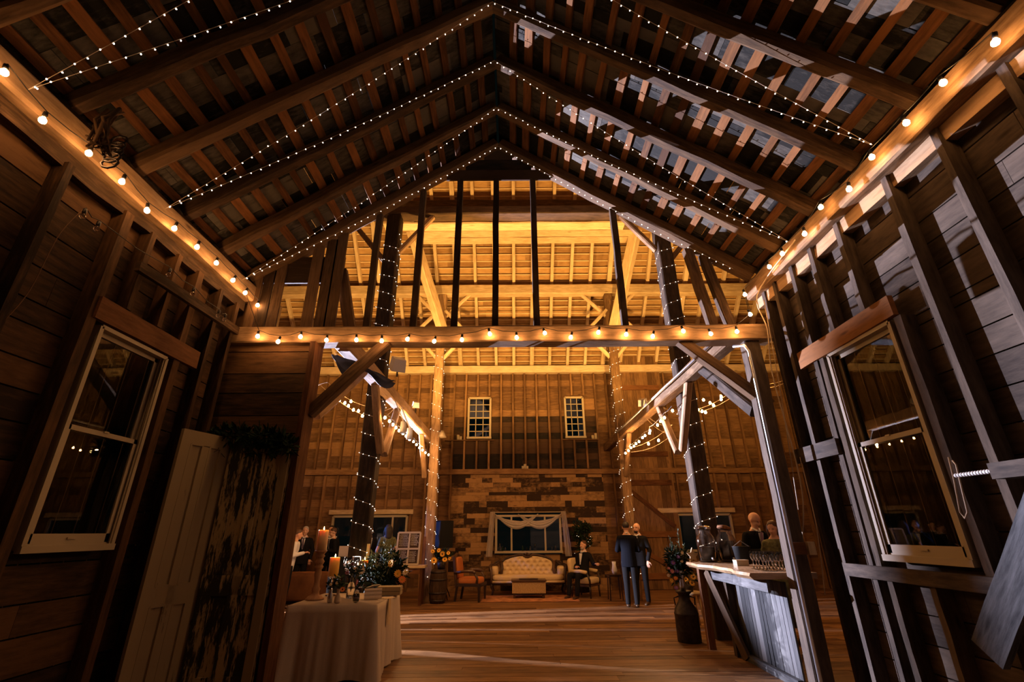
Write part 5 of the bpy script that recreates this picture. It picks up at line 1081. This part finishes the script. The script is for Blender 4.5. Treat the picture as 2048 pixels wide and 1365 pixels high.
    fx.mi = 2; fx.ball(g(0, .078, -.058), .022*k, .008*k, .005*k, 10, 6, M=Mx); fx.mi = 0
    f2 = fx.build('tmp', [SKIN, EYE_, LIP], None, True); import bmesh
    bm = bmesh.new(); bm.from_mesh(bo.data); nb = len(bm.faces); bm.from_mesh(f2.data); bm.to_mesh(bo.data); bm.free()
    for mm in (EYE_, LIP):
        if mm.name not in [x.name for x in bo.data.materials if x]: bo.data.materials.append(mm)
    bo.data.polygons.foreach_set('use_smooth', [True]*len(bo.data.polygons)); bpy.data.objects.remove(f2)
    if top == 'dress':
        sk = MB(); sk.lathe([(.15*k, .95*k), (.19*k, .8*k), (.23*k, .5*k), (.27*k, .22*k), (.25*k, .22*k), (.2*k, .5*k)], n=28)
        for i_, v in enumerate(sk.v): a = math.atan2(v.y, v.x); sk.v[i_] = Vector((v.x*(1+.05*math.sin(a*9)), v.y*.8*(1+.05*math.sin(a*9)), v.z))
        remesh_obj(jk, 'dress_bodice', J, t, vox); sk.build('dress_skirt', J, t, smooth=True)
    else:
        if not sit: jk2 = [(bx(0, 0, .80), .178*k, .128*k, 0), (bx(0, 0, .9), .176*k, .122*k, 0), (bx(0, 0, 1.0), .165*k, .116*k, 0)]; torso(jk, jk2)
        remesh_obj(jk, 'jacket' if top == 'suit' else 'shirt', J, t, vox)
        torso(tr, [(bx(0, 0, .86), .15*k, .11*k, 0), (bx(0, 0, 1.02), .15*k, .105*k, 0)]); remesh_obj(tr, 'trousers', T, t, vox)
        if top == 'suit':   # shirt front, collar, lapels
            sf = MB(); P_ = [bx(-.045, -.128, 1.43), bx(.045, -.128, 1.43), bx(.012, -.142, 1.17), bx(-.012, -.142, 1.17)]; sf.prism([p for p in P_], (0, .02*k, 0)); sf.tube([bx(-.05, .03, 1.50), bx(-.055, -.02, 1.49), bx(-.02, -.085, 1.455), bx(.02, -.085, 1.455), bx(.055, -.02, 1.49), bx(.05, .03, 1.50)], .016*k, 8); sf.tube([bx(-.055, .0, 1.49), bx(0, .078, 1.505), bx(.055, 0, 1.49)], .016*k, 8); sf.build('shirt_front', SHIRT, t, smooth=False)
            for q in (-1, 1): MB().prism([bx(q*.05, -.125, 1.46), bx(q*.095, -.135, 1.40), bx(q*.075, -.14, 1.36), bx(q*.015, -.150, 1.16)], (0, .012*k, 0)).build('lapel', J, t)
            if tie: MB().prism([bx(-.016, -.145, 1.44), bx(.016, -.145, 1.44), bx(.028, -.16, 1.22), bx(0, -.162, 1.17), bx(-.028, -.16, 1.22)], (0, .008*k, 0)).build('necktie', tie, t)
    hr = MB(); sk_ = 1.04
    if hairstyle != 'bald':
        hr.ball(g(0, -.02, .034), .081*k, .098*k, .088*k, 18, 12, M=Mx)
        hr.v = [v if (Mx.transposed() @ (v-hc_)).y < .062*k or (Mx.transposed() @ (v-hc_)).z > .07*k else v+Mx @ Vector((0, -.05*k, 0)) for v in hr.v]
        for i_, v in enumerate(hr.v):
            l = Mx.transposed() @ (v-hc_)
            if l.y > -.01*k and l.z < .035*k: hr.v[i_] = hc_+Mx @ Vector((l.x*.8, l.y*.5, max(l.z, .02*k)))
        if hairstyle == 'long':
            hr.tube([g(0, -.05, .05), g(0, -.075, -.05), g(0, -.085, -.18), g(0, -.07, -.3)], [.085*k, .09*k, .085*k, .03*k], 12, flat=.6, flatdir=tuple(Mx @ Vector((0, 1, 0))))
            for q in (-1, 1): hr.tube([g(q*.06, -.02, .04), g(q*.078, -.01, -.05), g(q*.08, .01, -.16)], [.035*k, .035*k, .02*k], 8)
        if hairstyle == 'bun': hr.ball(g(0, -.1, .05), .045*k, n=10, m=8)
        remesh_obj(hr, 'hair', hair, t, .008, 2)
    if beard is not None:
        bd = MB(); bd.ball(g(0, .042, -.075), .05*k, .042*k, .042*k, 12, 10, M=Mx); bd.build('beard', beard, t, smooth=True)
    if glasses:
        gl = MB(); 
        for q in (-1, 1): gl.tube([g(q*.032+.022*math.cos(a*.7), .088, .008+.016*math.sin(a*.7)) for a in range(10)], .0022*k, 5); gl.tube([g(q*.054, .086, .01), g(q*.078, .0, .008)], .002*k, 5)
        gl.build('glasses', EYE_, t)
    if holds:
        wr, d = hands[holds[0]]; gp = wr+d*.09*k; gm = MB().lathe([(.02, -.04), (.028, 0), (.03, .05), (.027, .05), (.024, 0), (.001, -.03)], n=14).build('drinking_glass', M['clear'], None, True); M_ = Matrix.Translation(Vector(loc)) @ Matrix.Rotation(rz, 4, 'Z'); gm.location = M_ @ gp; tag(gm, holds[1], 'glass')
    return t
TIE1 = plain('striped_tie', (.08, .06, .10), .6); TIE2 = plain('lilac_tie', (.35, .25, .42), .6)
down = (((.25, .03, 1.14), (.22, -.06, .92), (0, -.1, -1)), ((-.25, .03, 1.14), (-.22, -.06, .92), (0, -.1, -1)))
cup = (((.24, .0, 1.14), (.08, -.24, 1.18), (-.7, -.6, .1)), ((-.24, .0, 1.14), (-.08, -.24, 1.16), (.7, -.6, .1)))
one = (((.25, .03, 1.14), (.22, -.06, .92), (0, -.1, -1)), ((-.24, .02, 1.14), (-.12, -.25, 1.2), (.4, -.8, .1)))
person('man seen from behind in a dark suit facing the bearded man', (2.62, 11.5, 0), rad(170), 1.76, hair=HAIRD, arms=cup, J=NAVY, T=SUIT)
person('bald bearded man in glasses and dark suit near the barn door', (2.98, 11.95, 0), rad(-35), 1.74, hairstyle='bald', beard=HAIRD, glasses=True, arms=down, turn=(-.1, .0), legs=((.1, 0), (-.11, -.1)))
person('bald man in a dark suit looking down behind the bar', (4.15, 8.6, 0), rad(8), 1.85, hairstyle='bald', tie=TIE2, arms=cup, lean=.1, turn=(.35, .4))
person('woman with long hair beside the bald man behind the bar', (4.2, 8.05, 0), rad(-35), 1.70, 'dress', DRESS, hair=HAIRB, hairstyle='long', fem=True, arms=cup, turn=(-.2, .3))
person('grey haired man in a black suit and striped tie at far left', (-5.62, 13.6, 0), rad(15), 1.74, hair=HAIRG, tie=TIE1, arms=down)
person('man in a dark suit holding a drink, facing left', (-4.75, 13.55, 0), rad(-62), 1.70, hair=HAIRB, arms=cup, lean=.12, turn=(0, .15))
person('dark haired man standing behind the drinking man', (-5.1, 14.1, 0), rad(10), 1.76, hair=HAIRD, arms=down)
person('person in a white shirt partly hidden by the jamb', (-5.12, 11.75, 0), rad(120), 1.66, 'shirt', SHIRT, T=SUIT, hair=HAIRB, arms=one, lean=.15)
person('man raising a hand to his face near the left window', (-3.68, 12.9, 0), rad(40), 1.76, hair=HAIRB, arms=(((.25, .03, 1.14), (.22, -.06, .92), (0, -.1, -1)), ((-.22, -.08, 1.2), (-.07, -.16, 1.44), (.3, -.2, .8))))
person('woman with long dark hair in a patterned green dress', (-3.12, 12.6, 0), rad(205), 1.76, 'dress', DRESS, hair=HAIRD, hairstyle='long', fem=True, arms=one)
person('grey bearded man in a dark suit seated in the armchair', (1.83, 13.4, 0), rad(-40), 1.78, hair=HAIRB, beard=HAIRG, sit=True, lean=-.15, arms=(((.3, .02, 1.18), (.42, -.1, 1.2), (.7, -.5, 0)), ((-.22, -.02, 1.14), (-.06, -.24, 1.12), (.5, -.7, .1))), turn=(-.2, .1))
